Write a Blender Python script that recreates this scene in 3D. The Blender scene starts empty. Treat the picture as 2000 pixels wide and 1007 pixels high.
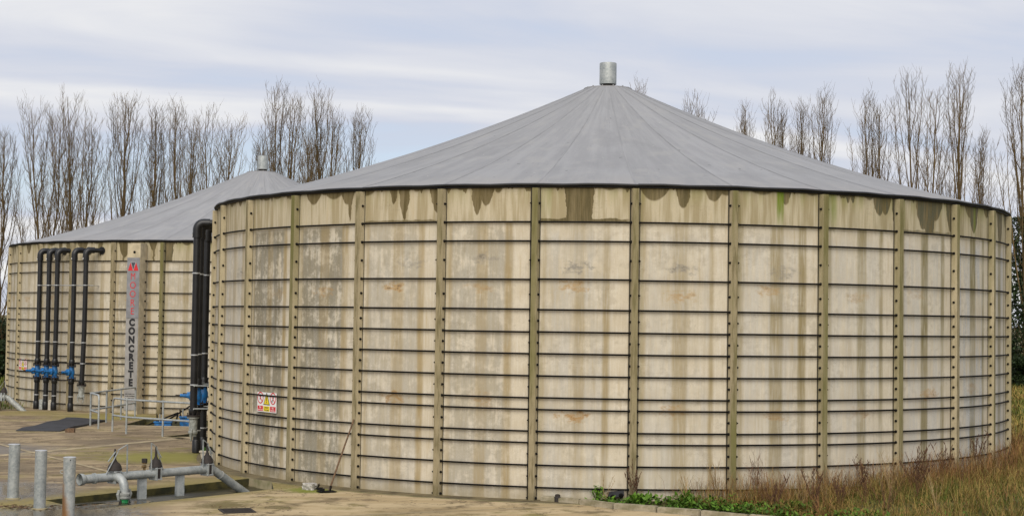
import bpy, bmesh, math, random
import numpy as np
from mathutils import Matrix, Vector
from mathutils.geometry import tessellate_polygon
PI = math.pi
sc = bpy.context.scene
col = sc.collection
random.seed(7)

# ------------------------------------------------------------------ camera, sky, sun, exposure
CAM_Z = 3.466
cd = bpy.data.cameras.new('camera'); cam = bpy.data.objects.new('camera', cd); col.objects.link(cam)
cd.sensor_width = 36.0; cd.lens = 53.56; cd.clip_end = 3000; cd.clip_start = 0.1
PITCH, ROLL = 0.03976, 0.0144
F = Vector((0, math.cos(PITCH), math.sin(PITCH))); R0 = Vector((1, 0, 0)); U0 = Vector((0, -math.sin(PITCH), math.cos(PITCH)))
Rv = R0*math.cos(ROLL) + U0*math.sin(ROLL); Uv = -R0*math.sin(ROLL) + U0*math.cos(ROLL)
cam.matrix_world = Matrix(((Rv.x, Uv.x, -F.x, 0), (Rv.y, Uv.y, -F.y, 0), (Rv.z, Uv.z, -F.z, CAM_Z), (0, 0, 0, 1)))
sc.camera = cam
sc.render.engine = 'CYCLES'
sc.view_settings.view_transform = 'Standard'; sc.view_settings.look = 'None'
sc.view_settings.exposure = 0.18; sc.view_settings.gamma = 1.0

SUN_EL, SUN_AZ = math.radians(42), math.radians(188)      # azimuth clockwise from +Y
sd = bpy.data.lights.new('sun', 'SUN'); sun = bpy.data.objects.new('sun', sd); col.objects.link(sun)
sd.energy = 2.5; sd.angle = math.radians(50); sd.color = (1.0, 0.93, 0.81)
sdir = Vector((math.sin(SUN_AZ)*math.cos(SUN_EL), math.cos(SUN_AZ)*math.cos(SUN_EL), math.sin(SUN_EL)))
sun.rotation_euler = sdir.to_track_quat('Z', 'Y').to_euler()

# ------------------------------------------------------------------ node helpers
class NT:
    def __init__(s, nt): s.nt = nt
    def node(s, t, **kw):
        n = s.nt.nodes.new(t)
        for k, v in kw.items(): setattr(n, k, v)
        return n
    def put(s, sock, v):
        if v is None: return
        if isinstance(v, bpy.types.NodeSocket): s.nt.links.new(v, sock)
        else:
            if isinstance(v, (tuple, list)) and len(v) == 3 and sock.type == 'RGBA': v = (*v, 1)
            sock.default_value = v
    def m(s, op, a, b=None, c=None, clamp=False):
        n = s.node('ShaderNodeMath', operation=op, use_clamp=clamp)
        s.put(n.inputs[0], a); s.put(n.inputs[1], b); s.put(n.inputs[2], c)
        return n.outputs[0]
    def ss(s, x, lo, hi, a=0.0, b=1.0):
        n = s.node('ShaderNodeMapRange', interpolation_type='SMOOTHSTEP')
        s.put(n.inputs[0], x); s.put(n.inputs[1], lo); s.put(n.inputs[2], hi); s.put(n.inputs[3], a); s.put(n.inputs[4], b)
        return n.outputs[0]
    def mix(s, f, a, b, blend='MIX'):
        n = s.node('ShaderNodeMix', data_type='RGBA', blend_type=blend)
        s.put(n.inputs[0], f); s.put(n.inputs[6], a); s.put(n.inputs[7], b)
        return n.outputs[2]
    def xyz(s, v):
        n = s.node('ShaderNodeSeparateXYZ'); s.put(n.inputs[0], v); return n.outputs
    def vec(s, x, y, z=0.0):
        n = s.node('ShaderNodeCombineXYZ'); s.put(n.inputs[0], x); s.put(n.inputs[1], y); s.put(n.inputs[2], z); return n.outputs[0]
    def noise(s, v, scale, detail=3.0, rough=0.55, dist=0.0, dim='3D'):
        n = s.node('ShaderNodeTexNoise', noise_dimensions=dim)
        s.put(n.inputs['Vector'], v); n.inputs['Scale'].default_value = scale; n.inputs['Detail'].default_value = detail
        n.inputs['Roughness'].default_value = rough; n.inputs['Distortion'].default_value = dist
        return n.outputs[0]
    def attr(s, name, kind='OBJECT'):
        n = s.node('ShaderNodeAttribute', attribute_name=name, attribute_type=kind); return n
    def bump(s, h, strength, dist):
        n = s.node('ShaderNodeBump'); s.put(n.inputs['Height'], h); n.inputs['Strength'].default_value = strength; n.inputs['Distance'].default_value = dist
        return n.outputs[0]
def new_mat(name):
    m = bpy.data.materials.new(name); m.use_nodes = True
    nt = m.node_tree; nt.nodes.clear(); T = NT(nt)
    o = T.node('ShaderNodeOutputMaterial'); b = T.node('ShaderNodeBsdfPrincipled')
    nt.links.new(b.outputs[0], o.inputs[0])
    return m, T, b
def simple(name, colr, rough=0.6, metal=0.0, var=0.15, scale=6.0, bump=0.0, colr2=None, spec=None):
    m, T, b = new_mat(name)
    tc = T.node('ShaderNodeTexCoord').outputs['Object']
    n = T.noise(tc, scale, 4)
    c2 = colr2 or tuple(c*(1-2*var) for c in colr)
    b.inputs['Base Color'].default_value = (*colr, 1)
    T.put(b.inputs['Base Color'], T.mix(T.ss(n, .35, .68), c2, colr))
    b.inputs['Roughness'].default_value = rough; b.inputs['Metallic'].default_value = metal
    if spec is not None: b.inputs['Specular IOR Level'].default_value = spec
    if bump: T.put(b.inputs['Normal'], T.bump(T.noise(tc, scale*8, 3), bump, .01))
    return m

# ------------------------------------------------------------------ world: blue sky with streaked cloud
w = bpy.data.worlds.new('World'); sc.world = w; w.use_nodes = True
W = NT(w.node_tree); w.node_tree.nodes.clear()
wo = W.node('ShaderNodeOutputWorld'); bg = W.node('ShaderNodeBackground'); w.node_tree.links.new(bg.outputs[0], wo.inputs[0])
sky = W.node('ShaderNodeTexSky', sky_type='NISHITA', sun_disc=False, sun_elevation=SUN_EL, sun_rotation=SUN_AZ, air_density=1.0, dust_density=1.2, ozone_density=1.4)
bg.inputs['Strength'].default_value = 0.1
dirv = W.node('ShaderNodeTexCoord').outputs['Generated']
dx, dy, dz = W.xyz(dirv)
el = W.m('ADD', W.m('MAXIMUM', dz, 0.0), 0.16)
cx = W.m('DIVIDE', dx, el); cy = W.m('DIVIDE', dy, el)
# cloud streets run left-right with a slight slant
st = W.vec(W.m('ADD', W.m('MULTIPLY', cx, 0.42), W.m('MULTIPLY', cy, 0.10)), W.m('ADD', W.m('MULTIPLY', cy, 0.95), W.m('MULTIPLY', cx, -0.22)), 9.6)
n1 = W.noise(st, 1.05, 4, .48, .6); n2 = W.noise(st, 3.4, 6, .6, .6)
cl = W.m('ADD', W.m('MULTIPLY', n1, .86), W.m('MULTIPLY', n2, .14))
mask = W.m('MAXIMUM', W.ss(cl, .34, .52, .5, 1.0), W.ss(dz, .16, .02, 0.0, .92))
wh = W.ss(cl, .44, .66)
cloud = W.mix(wh, (5.35, 5.7, 6.7), (8.3, 8.2, 8.0))
skyc = W.mix(1.0, sky.outputs[0], (1.25, 1.25, 1.3), 'MULTIPLY')
W.put(bg.inputs[0], W.mix(mask, skyc, cloud))

# ------------------------------------------------------------------ mesh helpers
class MB:
    def __init__(s): s.v = []; s.f = []; s.mi = []; s.uv = None
    def add(s, vs, fs, mi=0):
        o = len(s.v); s.v += [tuple(p) for p in vs]; s.f += [tuple(i+o for i in q) for q in fs]; s.mi += [mi]*len(fs); return s
    def box(s, c, size, mi=0, rot=None, taper=1.0):
        x, y, z = [d/2 for d in size]; vs = []
        for k, (a, b2, d) in enumerate([(-1,-1,-1),(1,-1,-1),(1,1,-1),(-1,1,-1),(-1,-1,1),(1,-1,1),(1,1,1),(-1,1,1)]):
            t = taper if d > 0 else 1
            p = Vector((a*x*t, b2*y*t, d*z))
            if rot is not None: p = rot @ p
            vs.append(p + Vector(c))
        return s.add(vs, [(0,3,2,1),(4,5,6,7),(0,1,5,4),(1,2,6,5),(2,3,7,6),(3,0,4,7)], mi)
    def bar(s, a, b, w, h, mi=0):
        a = Vector(a); b = Vector(b); d = b-a
        return s.box((a+b)/2, (w, h, d.length), mi, d.to_track_quat('Z', 'Y').to_matrix())
    def tube(s, pts, r, n=8, mi=0, cap=True):
        pts = [Vector(p) for p in pts]; rs = r if isinstance(r, (list, tuple)) else [r]*len(pts)
        vs = []; ref = None
        for i, p in enumerate(pts):
            t = (pts[min(i+1, len(pts)-1)] - pts[max(i-1, 0)]).normalized()
            if ref is None:
                ref = t.orthogonal().normalized()
            else:
                ref = (ref - t*ref.dot(t)).normalized()
            b = t.cross(ref)
            for k in range(n):
                a = 2*PI*k/n; vs.append(p + (ref*math.cos(a)+b*math.sin(a))*rs[i])
        fs = []
        for i in range(len(pts)-1):
            for k in range(n):
                k2 = (k+1) % n; fs.append((i*n+k, i*n+k2, (i+1)*n+k2, (i+1)*n+k))
        if cap: fs += [tuple(range(n-1, -1, -1)), tuple(range((len(pts)-1)*n, len(pts)*n))]
        return s.add(vs, fs, mi)
    def lathe(s, prof, n=24, c=(0,0,0), axis=None, mi=0):
        q = Vector(axis).to_track_quat('Z', 'Y').to_matrix() if axis is not None else Matrix.Identity(3)
        vs = []; c = Vector(c)
        for (r, z) in prof:
            for k in range(n):
                a = 2*PI*k/n; vs.append(c + q @ Vector((r*math.cos(a), r*math.sin(a), z)))
        fs = []
        for i in range(len(prof)-1):
            for k in range(n):
                k2 = (k+1) % n; fs.append((i*n+k, i*n+k2, (i+1)*n+k2, (i+1)*n+k))
        fs += [tuple(range(n-1, -1, -1)), tuple(range((len(prof)-1)*n, len(prof)*n))]
        return s.add(vs, fs, mi)
    def mesh(s, name, mats, smooth=False):
        me = bpy.data.meshes.new(name); me.from_pydata(s.v, [], s.f)
        for m in (mats if isinstance(mats, (list, tuple)) else [mats]): me.materials.append(m)
        if any(s.mi): me.polygons.foreach_set('material_index', s.mi)
        if smooth: me.polygons.foreach_set('use_smooth', [True]*len(me.polygons)); 
        me.update(); return me
    def build(s, name, mats, parent=None, smooth=False, loc=None, rz=0):
        me = s.mesh(name, mats, False)
        if smooth:
            me.polygons.foreach_set('use_smooth', [len(p.vertices) <= 4 for p in me.polygons])
            me.set_sharp_from_angle(angle=math.radians(40))
        return link(name, me, parent, loc, rz)
def link(name, me, parent=None, loc=None, rz=0):
    o = bpy.data.objects.new(name, me); col.objects.link(o)
    if parent is not None: o.parent = parent
    if loc is not None: o.location = loc
    if rz: o.rotation_euler = (0, 0, rz)
    return o
def tag(o, label=None, cat=None, group=None, kind=None):
    if label: o['label'] = label
    if cat: o['category'] = cat
    if group: o['group'] = group
    if kind: o['kind'] = kind
    return o
def thing(name, label, cat, loc=(0,0,0), group=None, rz=0):
    o = link(name, None, None, loc, rz); o.empty_display_size = .2; return tag(o, label, cat, group)
def smoothstep(a, b, x):
    t = np.clip((x-a)/(b-a), 0, 1); return t*t*(3-2*t)

# ------------------------------------------------------------------ materials
def panel_material():
    m, T, b = new_mat('tank_panel_concrete')
    uvn = T.node('ShaderNodeUVMap', uv_map='UVMap').outputs[0]
    u, v, _ = T.xyz(uvn)
    seed = T.attr('seed').outputs['Fac']; grey = T.attr('grey').outputs['Fac']; green = T.attr('green').outputs['Fac']; cool = T.attr('cool').outputs['Fac']
    so = T.m('MULTIPLY', seed, 13.7)
    P = T.vec(T.m('ADD', T.m('MULTIPLY', u, 1.92), so), v, so)                    # metres on the wall
    PV = T.vec(T.m('ADD', T.m('MULTIPLY', u, 1.92), so), T.m('MULTIPLY', v, .07), so)   # stretched downwards
    big = T.noise(P, 1.3, 4); fine = T.noise(P, 45, 4, .65); mid = T.noise(P, 7, 5, .6)
    str1 = T.noise(PV, 9, 3, .6); str2 = T.noise(PV, 26, 2, .6)
    upper = T.ss(T.m('ADD', v, T.m('MULTIPLY', T.m('SUBTRACT', mid, .5), .1)), 5.26, 5.36)
    pale = T.mix(T.ss(big, .3, .7), (.54, .475, .36), (.645, .585, .47))
    cream = T.mix(T.ss(str1, .34, .66), (.37, .305, .185), (.555, .49, .36))
    cream = T.mix(T.m('MULTIPLY', green, .55), cream, T.mix(T.ss(str1, .35, .65), (.23, .20, .105), (.41, .365, .24)))
    c = T.mix(upper, pale, cream)
    # vertical run-off streaks
    c = T.mix(T.m('MULTIPLY', T.ss(str1, .54, .74), .45), c, (.45, .355, .205))
    c = T.mix(T.m('MULTIPLY', T.ss(str2, .56, .74), .3), c, (.40, .33, .20))
    c = T.mix(T.m('MULTIPLY', T.ss(T.m('ADD', T.m('MULTIPLY', mid, .5), T.m('MULTIPLY', big, .5)), .50, .64), T.m('MULTIPLY', T.m('SUBTRACT', 1.0, upper), .5)), c, (.38, .33, .245))
    c = T.mix(T.m('MULTIPLY', T.m('MULTIPLY', T.ss(str2, .48, .3), .35), T.m('SUBTRACT', 1.0, upper)), c, (.68, .64, .56))
    # worn grey face showing through
    win = T.m('MULTIPLY', T.ss(u, .07, .12), T.ss(T.m('ADD', u, T.m('MULTIPLY', T.m('SUBTRACT', mid, .5), .08)), .80, .73))
    gm = T.ss(T.m('ADD', T.m('MULTIPLY', T.noise(P, 3.2, 6, .72), .62), T.m('MULTIPLY', str1, .38)), .40, .53)
    gf = T.m('MULTIPLY', T.m('MULTIPLY', win, gm), T.m('MULTIPLY', T.ss(v, 5.33, 5.2), grey))
    gcol = T.mix(T.ss(fine, .35, .65), (.17, .15, .10), (.29, .26, .19))
    c = T.mix(T.m('MULTIPLY', gf, T.ss(fine, .2, .55, .55, 1.0)), c, gcol)
    # cool bleached streaks
    cf = T.m('MULTIPLY', T.m('MULTIPLY', win, cool), T.m('MULTIPLY', T.ss(v, 5.3, 5.0), T.ss(T.noise(PV, 6, 5, .7), .4, .6)))
    c = T.mix(cf, c, T.mix(T.ss(fine, .3, .7), (.33, .34, .34), (.58, .57, .54)))
    # pores
    c = T.mix(T.m('MULTIPLY', T.ss(T.noise(P, 90, 2, .5), .66, .74), .35), c, (.2, .17, .12))
    # broad bands of run-off, placed per panel
    wob = T.m('MULTIPLY', T.m('SUBTRACT', T.noise(T.vec(so, T.m('MULTIPLY', v, .9), 0), 1.5, 3), .5), .03)
    bandc = T.mix(green, (.35, .26, .125), (.165, .142, .055))
    for nm, lo in (('band_a', .75), ('band_b', .75), ('band_c', .75)):
        ax, aw, ast = T.xyz(T.attr(nm).outputs['Vector'])
        d = T.m('ABSOLUTE', T.m('SUBTRACT', T.m('ADD', u, wob), ax))
        mk = T.ss(T.m('ADD', d, T.m('MULTIPLY', T.m('SUBTRACT', str2, .5), .03)), T.m('ADD', aw, .018), T.m('SUBTRACT', aw, .018))
        mk = T.m('MULTIPLY', T.m('MULTIPLY', mk, ast), T.m('MULTIPLY', T.ss(v, 5.36, 5.3), T.m('MULTIPLY', T.ss(str2, .25, .6, .6, 1.0), T.ss(T.noise(T.vec(ax, T.m('MULTIPLY', v, .55), so), 1.0, 3), .32, .62, .5, 1.0))))
        c = T.mix(mk, c, bandc)
    # algae staining next to the ribs
    eg = T.m('MULTIPLY', T.m('MULTIPLY', T.ss(u, .93, .955), T.m('ADD', .3, T.m('MULTIPLY', green, .65))), T.ss(T.noise(PV, 4, 3), .25, .55))
    c = T.mix(eg, c, (.115, .095, .035))
    eg2 = T.m('MULTIPLY', T.m('MULTIPLY', T.ss(u, .10, .07), T.m('ADD', .25, T.m('MULTIPLY', green, .55))), T.ss(T.noise(PV, 5, 3), .3, .55))
    c = T.mix(eg2, c, (.24, .20, .08))
    # green growth under the eaves
    gt = T.m('MULTIPLY', T.m('MULTIPLY', T.ss(v, 5.55, 6.0), T.ss(T.noise(PV, 5, 3), .42, .62)), T.m('ADD', .25, T.m('MULTIPLY', green, .5)))
    c = T.mix(gt, c, (.22, .215, .055))
    # smudges of rust and repair mortar
    for nm, cc in (('smudge_a', (.40, .235, .075)), ('smudge_b', (.36, .205, .07)), ('smudge_c', (.22, .21, .19))):
        ax, av, ast = T.xyz(T.attr(nm).outputs['Vector'])
        du = T.m('DIVIDE', T.m('SUBTRACT', u, ax), .17); dv = T.m('DIVIDE', T.m('SUBTRACT', v, av), .14)
        d = T.m('ADD', T.m('MULTIPLY', du, du), T.m('MULTIPLY', dv, dv))
        sn = T.noise(T.vec(T.m('ADD', T.m('MULTIPLY', u, 7.5), so), T.m('MULTIPLY', v, 6.5), T.m('MULTIPLY', av, 3)), 1.7, 5, .68)
        mk = T.m('MULTIPLY', T.ss(T.m('SUBTRACT', sn, T.m('MULTIPLY', d, .16)), .34, .56), T.m('MULTIPLY', ast, .85))
        c = T.mix(mk, c, cc)
        c = T.mix(T.m('MULTIPLY', T.m('MULTIPLY', T.ss(sn, .585, .64), ast), T.ss(d, .9, .1, 0.0, .75)), c, (.1, .085, .07))
    # hairline cracks
    ck = T.m('ABSOLUTE', T.m('SUBTRACT', T.noise(T.vec(T.m('ADD', T.m('MULTIPLY', u, .8), so), T.m('MULTIPLY', v, 2.4), 2.0), 1.7, 6, .7), .5))
    c = T.mix(T.m('MULTIPLY', T.ss(ck, .004, .001), T.m('MULTIPLY', T.ss(big, .55, .62), .5)), c, (.14, .11, .07))
    # wet drips hanging from the rim (own shapes, per panel)
    top = T.m('SUBTRACT', 6.0, v)
    wv = T.m('MULTIPLY', T.m('SUBTRACT', T.noise(P, 6, 3), .5), .05)
    tot = None
    for nm in ('drip_a', 'drip_b', 'drip_c', 'drip_d', 'drip_e'):
        ax, aw, al = T.xyz(T.attr(nm).outputs['Vector'])
        t = T.m('DIVIDE', T.m('ABSOLUTE', T.m('ADD', T.m('SUBTRACT', u, ax), wv)), T.m('MAXIMUM', aw, .0001))
        ln = T.m('MULTIPLY', al, T.m('POWER', T.m('MAXIMUM', T.m('SUBTRACT', 1.0, T.m('POWER', t, 1.9)), 0.0), .8))
        mk = T.ss(T.m('SUBTRACT', ln, top), -.015, .03)
        mk = T.m('MULTIPLY', mk, T.ss(t, 1.0, .97))
        tot = mk if tot is None else T.m('MAXIMUM', tot, mk)
    sl = T.m('MULTIPLY', T.ss(T.noise(T.vec(T.m('ADD', T.m('MULTIPLY', u, 9), so), 0.0, so), 1.0, 2), .52, .75), .16)
    tot = T.m('MAXIMUM', tot, T.ss(T.m('SUBTRACT', sl, top), -.005, .01))
    rs = T.attr('ledge').outputs['Fac']
    lh = T.m('MULTIPLY', T.m('MULTIPLY', T.noise(T.vec(T.m('ADD', T.m('MULTIPLY', u, 7), so), 0.0, 5.0), 1.0, 3), .13), rs)
    tot = T.m('MAXIMUM', tot, T.m('MULTIPLY', T.ss(T.m('SUBTRACT', T.m('ADD', 5.335, lh), v), -.01, .01), T.m('MULTIPLY', rs, T.ss(u, .97, .9))))
    tot = T.m('MULTIPLY', tot, T.ss(v, 5.325, 5.335))
    wet = T.mix(T.ss(str1, .35, .65), (.085, .062, .02), (.135, .10, .04))
    wet = T.mix(T.m('MULTIPLY', green, T.ss(str2, .4, .6)), wet, (.075, .078, .05))
    c = T.mix(T.m('MULTIPLY', tot, T.ss(str2, .3, .65, .80, .97)), c, wet)
    # bright moss streak
    ax, aw, ast = T.xyz(T.attr('moss').outputs['Vector'])
    mk = T.m('MULTIPLY', T.ss(T.m('ABSOLUTE', T.m('SUBTRACT', u, ax)), aw, T.m('MULTIPLY', aw, .5)), T.m('MULTIPLY', ast, T.ss(v, 5.2, 5.7)))
    c = T.mix(T.m('MULTIPLY', mk, T.ss(str2, .3, .6, .5, 1.0)), c, (.13, .19, .012))
    # splash dirt at the foot
    fd = T.m('MULTIPLY', T.ss(T.m('ADD', v, T.m('MULTIPLY', T.m('SUBTRACT', big, .5), .6)), .28, .02), .5)
    c = T.mix(fd, c, (.27, .22, .13))
    c = T.mix(T.ss(fine, .25, .75, .0, .16), c, (.25, .2, .13))
    T.put(b.inputs['Base Color'], c)
    T.put(b.inputs['Roughness'], T.m('SUBTRACT', .9, T.m('MULTIPLY', tot, .15))); b.inputs['Specular IOR Level'].default_value = .1
    T.put(b.inputs['Normal'], T.bump(T.m('ADD', fine, T.m('MULTIPLY', mid, .6)), .35, .006))
    return m
def rib_material(name, base, stain, k):
    m, T, b = new_mat(name)
    tc = T.node('ShaderNodeTexCoord').outputs['Object']; x, y, z = T.xyz(tc)
    seed = T.attr('seed').outputs['Fac']; green = T.attr('green').outputs['Fac']
    so = T.m('MULTIPLY', seed, 9.1)
    P = T.vec(T.m('ADD', x, so), y, z); PV = T.vec(T.m('ADD', x, so), y, T.m('MULTIPLY', z, .12))
    n = T.noise(PV, 14, 4, .6); n2 = T.noise(P, 3, 4, .6); f = T.noise(P, 50, 3, .6)
    c = T.mix(T.ss(n2, .3, .7), base, tuple(q*1.16 for q in base))
    c = T.mix(T.m('MULTIPLY', T.ss(n, .45, .62), k), c, stain)
    gg = T.m('MULTIPLY', green, T.ss(T.m('ADD', T.m('MULTIPLY', T.noise(PV, 2.5, 3), .8), T.m('MULTIPLY', z, .03)), .38, .62))
    c = T.mix(T.m('MULTIPLY', gg, k*1.15, clamp=True), c, (.145, .138, .045))
    c = T.mix(T.ss(f, .3, .75, 0, .22), c, (.16, .13, .07))
    c = T.mix(T.m('MULTIPLY', T.ss(T.m('ADD', z, T.m('MULTIPLY', n2, .4)), .5, .2), .6), c, (.13, .105, .05))
    T.put(b.inputs['Base Color'], c); b.inputs['Roughness'].default_value = .9; b.inputs['Specular IOR Level'].default_value = .1
    T.put(b.inputs['Normal'], T.bump(T.m('ADD', f, n2), .4, .006))
    return m
MAT = {}
MAT['panel'] = panel_material()
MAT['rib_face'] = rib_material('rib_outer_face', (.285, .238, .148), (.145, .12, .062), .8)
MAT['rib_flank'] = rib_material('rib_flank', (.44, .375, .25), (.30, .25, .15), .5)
MAT['black_steel'] = simple('black_sheathing', (.007, .0062, .0055), .8, 0, .2, 8, 0, None, .2)
MAT['black_trim'] = simple('black_rim_trim', (.010, .010, .011), .6, 0, .2, 5)
MAT['black_pipe'] = simple('black_polyethylene', (.012, .012, .013), .42, 0, .25, 4, .08)
MAT['blue'] = simple('blue_valve_paint', (.010, .17, .47), .5, 0, .25, 9, .2, (.012, .085, .22))
MAT['castgrey'] = simple('cast_grey_coupling', (.38, .39, .36), .6, .2, .2, 14, .2)
MAT['clamp'] = simple('bright_clamp', (.62, .63, .63), .4, .6, .1, 20)
MAT['rustiron'] = simple('dark_cast_iron', (.026, .022, .020), .75, .2, .25, 18, .3, (.034, .026, .021))
MAT['brass'] = simple('brass_valve', (.33, .22, .10), .5, .6, .25, 14)
MAT['wood'] = simple('weathered_wood', (.18, .105, .055), .8, 0, .25, 22, .2)
MAT['white'] = simple('white_sign_board', (.78, .76, .74), .5, 0, .04, 9)
MAT['red'] = simple('red_print', (.60, .02, .025), .5, 0, .05, 9)
MAT['yellow'] = simple('yellow_print', (.78, .60, .01), .5, 0, .05, 9)
MAT['black'] = simple('black_print', (.012, .012, .013), .5, 0, .05, 9)
MAT['navy'] = simple('dark_slate_print', (.045, .06, .08), .5, 0, .05, 9)
MAT['signmetal'] = simple('brushed_sign_metal', (.29, .29, .30), .42, .25, .12, 3.5)
MAT['signmetal2'] = simple('brushed_sign_metal_pale', (.37, .355, .335), .45, .25, .12, 3.5)
MAT['rubber'] = simple('dark_rubber_mat', (.028, .028, .034), .65, 0, .25, 3.0, .2)
MAT['pot'] = simple('pale_plastic_pot', (.52, .47, .38), .6, 0, .12, 9)
MAT['rubble'] = simple('broken_block', (.50, .47, .42), .9, 0, .2, 20, .6)
MAT['hose'] = simple('green_hose', (.02, .30, .09), .5, 0, .25, 30)
MAT['footing'] = simple('footing_concrete', (.30, .25, .155), .9, 0, .25, 3, .4, (.15, .14, .06))
MAT['column'] = simple('column_concrete', (.54, .46, .31), .9, 0, .14, 4, .35)
def galvanised():
    m, T, b = new_mat('galvanised_steel')
    tc = T.node('ShaderNodeTexCoord').outputs['Object']
    oi = T.node('ShaderNodeObjectInfo').outputs['Random']
    P = T.node('ShaderNodeVectorMath', operation='ADD'); T.put(P.inputs[0], tc); T.put(P.inputs[1], T.vec(T.m('MULTIPLY', oi, 31), 0, 0)); P = P.outputs[0]
    vo = T.node('ShaderNodeTexVoronoi'); vo.inputs['Scale'].default_value = 34; T.put(vo.inputs['Vector'], P)
    sp = T.xyz(vo.outputs['Color'])[0]
    n = T.noise(P, 5, 5, .65)
    c = T.mix(T.ss(n, .35, .65), (.22, .245, .25), (.37, .39, .385))
    c = T.mix(T.m('MULTIPLY', sp, .45), c, (.50, .51, .48))
    rust = T.attr('rust').outputs['Fac']
    x, y, z = T.xyz(tc)
    rm = T.m('MULTIPLY', rust, T.ss(T.m('ADD', T.m('ADD', T.m('MULTIPLY', x, -4.2), T.m('MULTIPLY', z, -.75)), T.m('MULTIPLY', n, .6)), -.08, .35))
    c = T.mix(rm, c, T.mix(n, (.14, .06, .018), (.33, .18, .07)))
    T.put(b.inputs['Base Color'], c); T.put(b.inputs['Roughness'], T.m('ADD', .42, T.m('MULTIPLY', n, .25))); b.inputs['Metallic'].default_value = .35
    return m
MAT['galv'] = galvanised()
def roof_material():
    m, T, b = new_mat('grey_roof_membrane')
    uvn = T.node('ShaderNodeUVMap', uv_map='UVMap').outputs[0]; u, v, _ = T.xyz(uvn)
    oi = T.node('ShaderNodeObjectInfo').outputs['Random']; so = T.m('MULTIPLY', oi, 40)
    P = T.vec(T.m('ADD', T.m('MULTIPLY', u, 1.8), so), T.m('MULTIPLY', v, .16), so)
    Q = T.vec(T.m('ADD', T.m('MULTIPLY', u, 1.8), so), v, so)
    a = T.noise(P, 3.2, 5, .6); q = T.noise(Q, 1.4, 5, .6); f = T.noise(Q, 24, 3)
    c = T.mix(T.ss(a, .35, .68), (.255, .255, .262), (.295, .295, .302))
    c = T.mix(T.m('MULTIPLY', T.ss(q, .48, .68), .6), c, (.315, .31, .305))
    c = T.mix(T.m('MULTIPLY', T.ss(T.noise(Q, .55, 5, .65), .5, .68), .45), c, (.215, .215, .22))
    c = T.mix(T.m('MULTIPLY', T.ss(T.noise(P, 9, 4, .7), .58, .74), .35), c, (.20, .20, .205))
    c = T.mix(T.m('MULTIPLY', T.ss(v, 1.5, .2), T.ss(a, .4, .6, .1, .45)), c, (.30, .285, .27))
    c = T.mix(T.m('MULTIPLY', T.ss(T.noise(Q, 5, 2), .73, .76), .6), c, (.10, .10, .10))
    c = T.mix(1.0, c, T.mix(oi, (.965, .965, .96), (1.03, 1.03, 1.03)), 'MULTIPLY')
    c = T.mix(T.m('MULTIPLY', T.ss(T.noise(Q, 11, 2), .745, .765), .7), c, (.55, .55, .53))
    T.put(b.inputs['Base Color'], c); b.inputs['Roughness'].default_value = .62; b.inputs['Specular IOR Level'].default_value = .22
    T.put(b.inputs['Normal'], T.bump(T.m('ADD', T.m('MULTIPLY', a, 1.5), T.m('MULTIPLY', q, .6)), .12, .03))
    return m
MAT['roof'] = roof_material()
MAT['seam'] = simple('roof_weld', (.285, .285, .29), .62, 0, .16, .9, 0, (.225, .225, .23))

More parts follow.
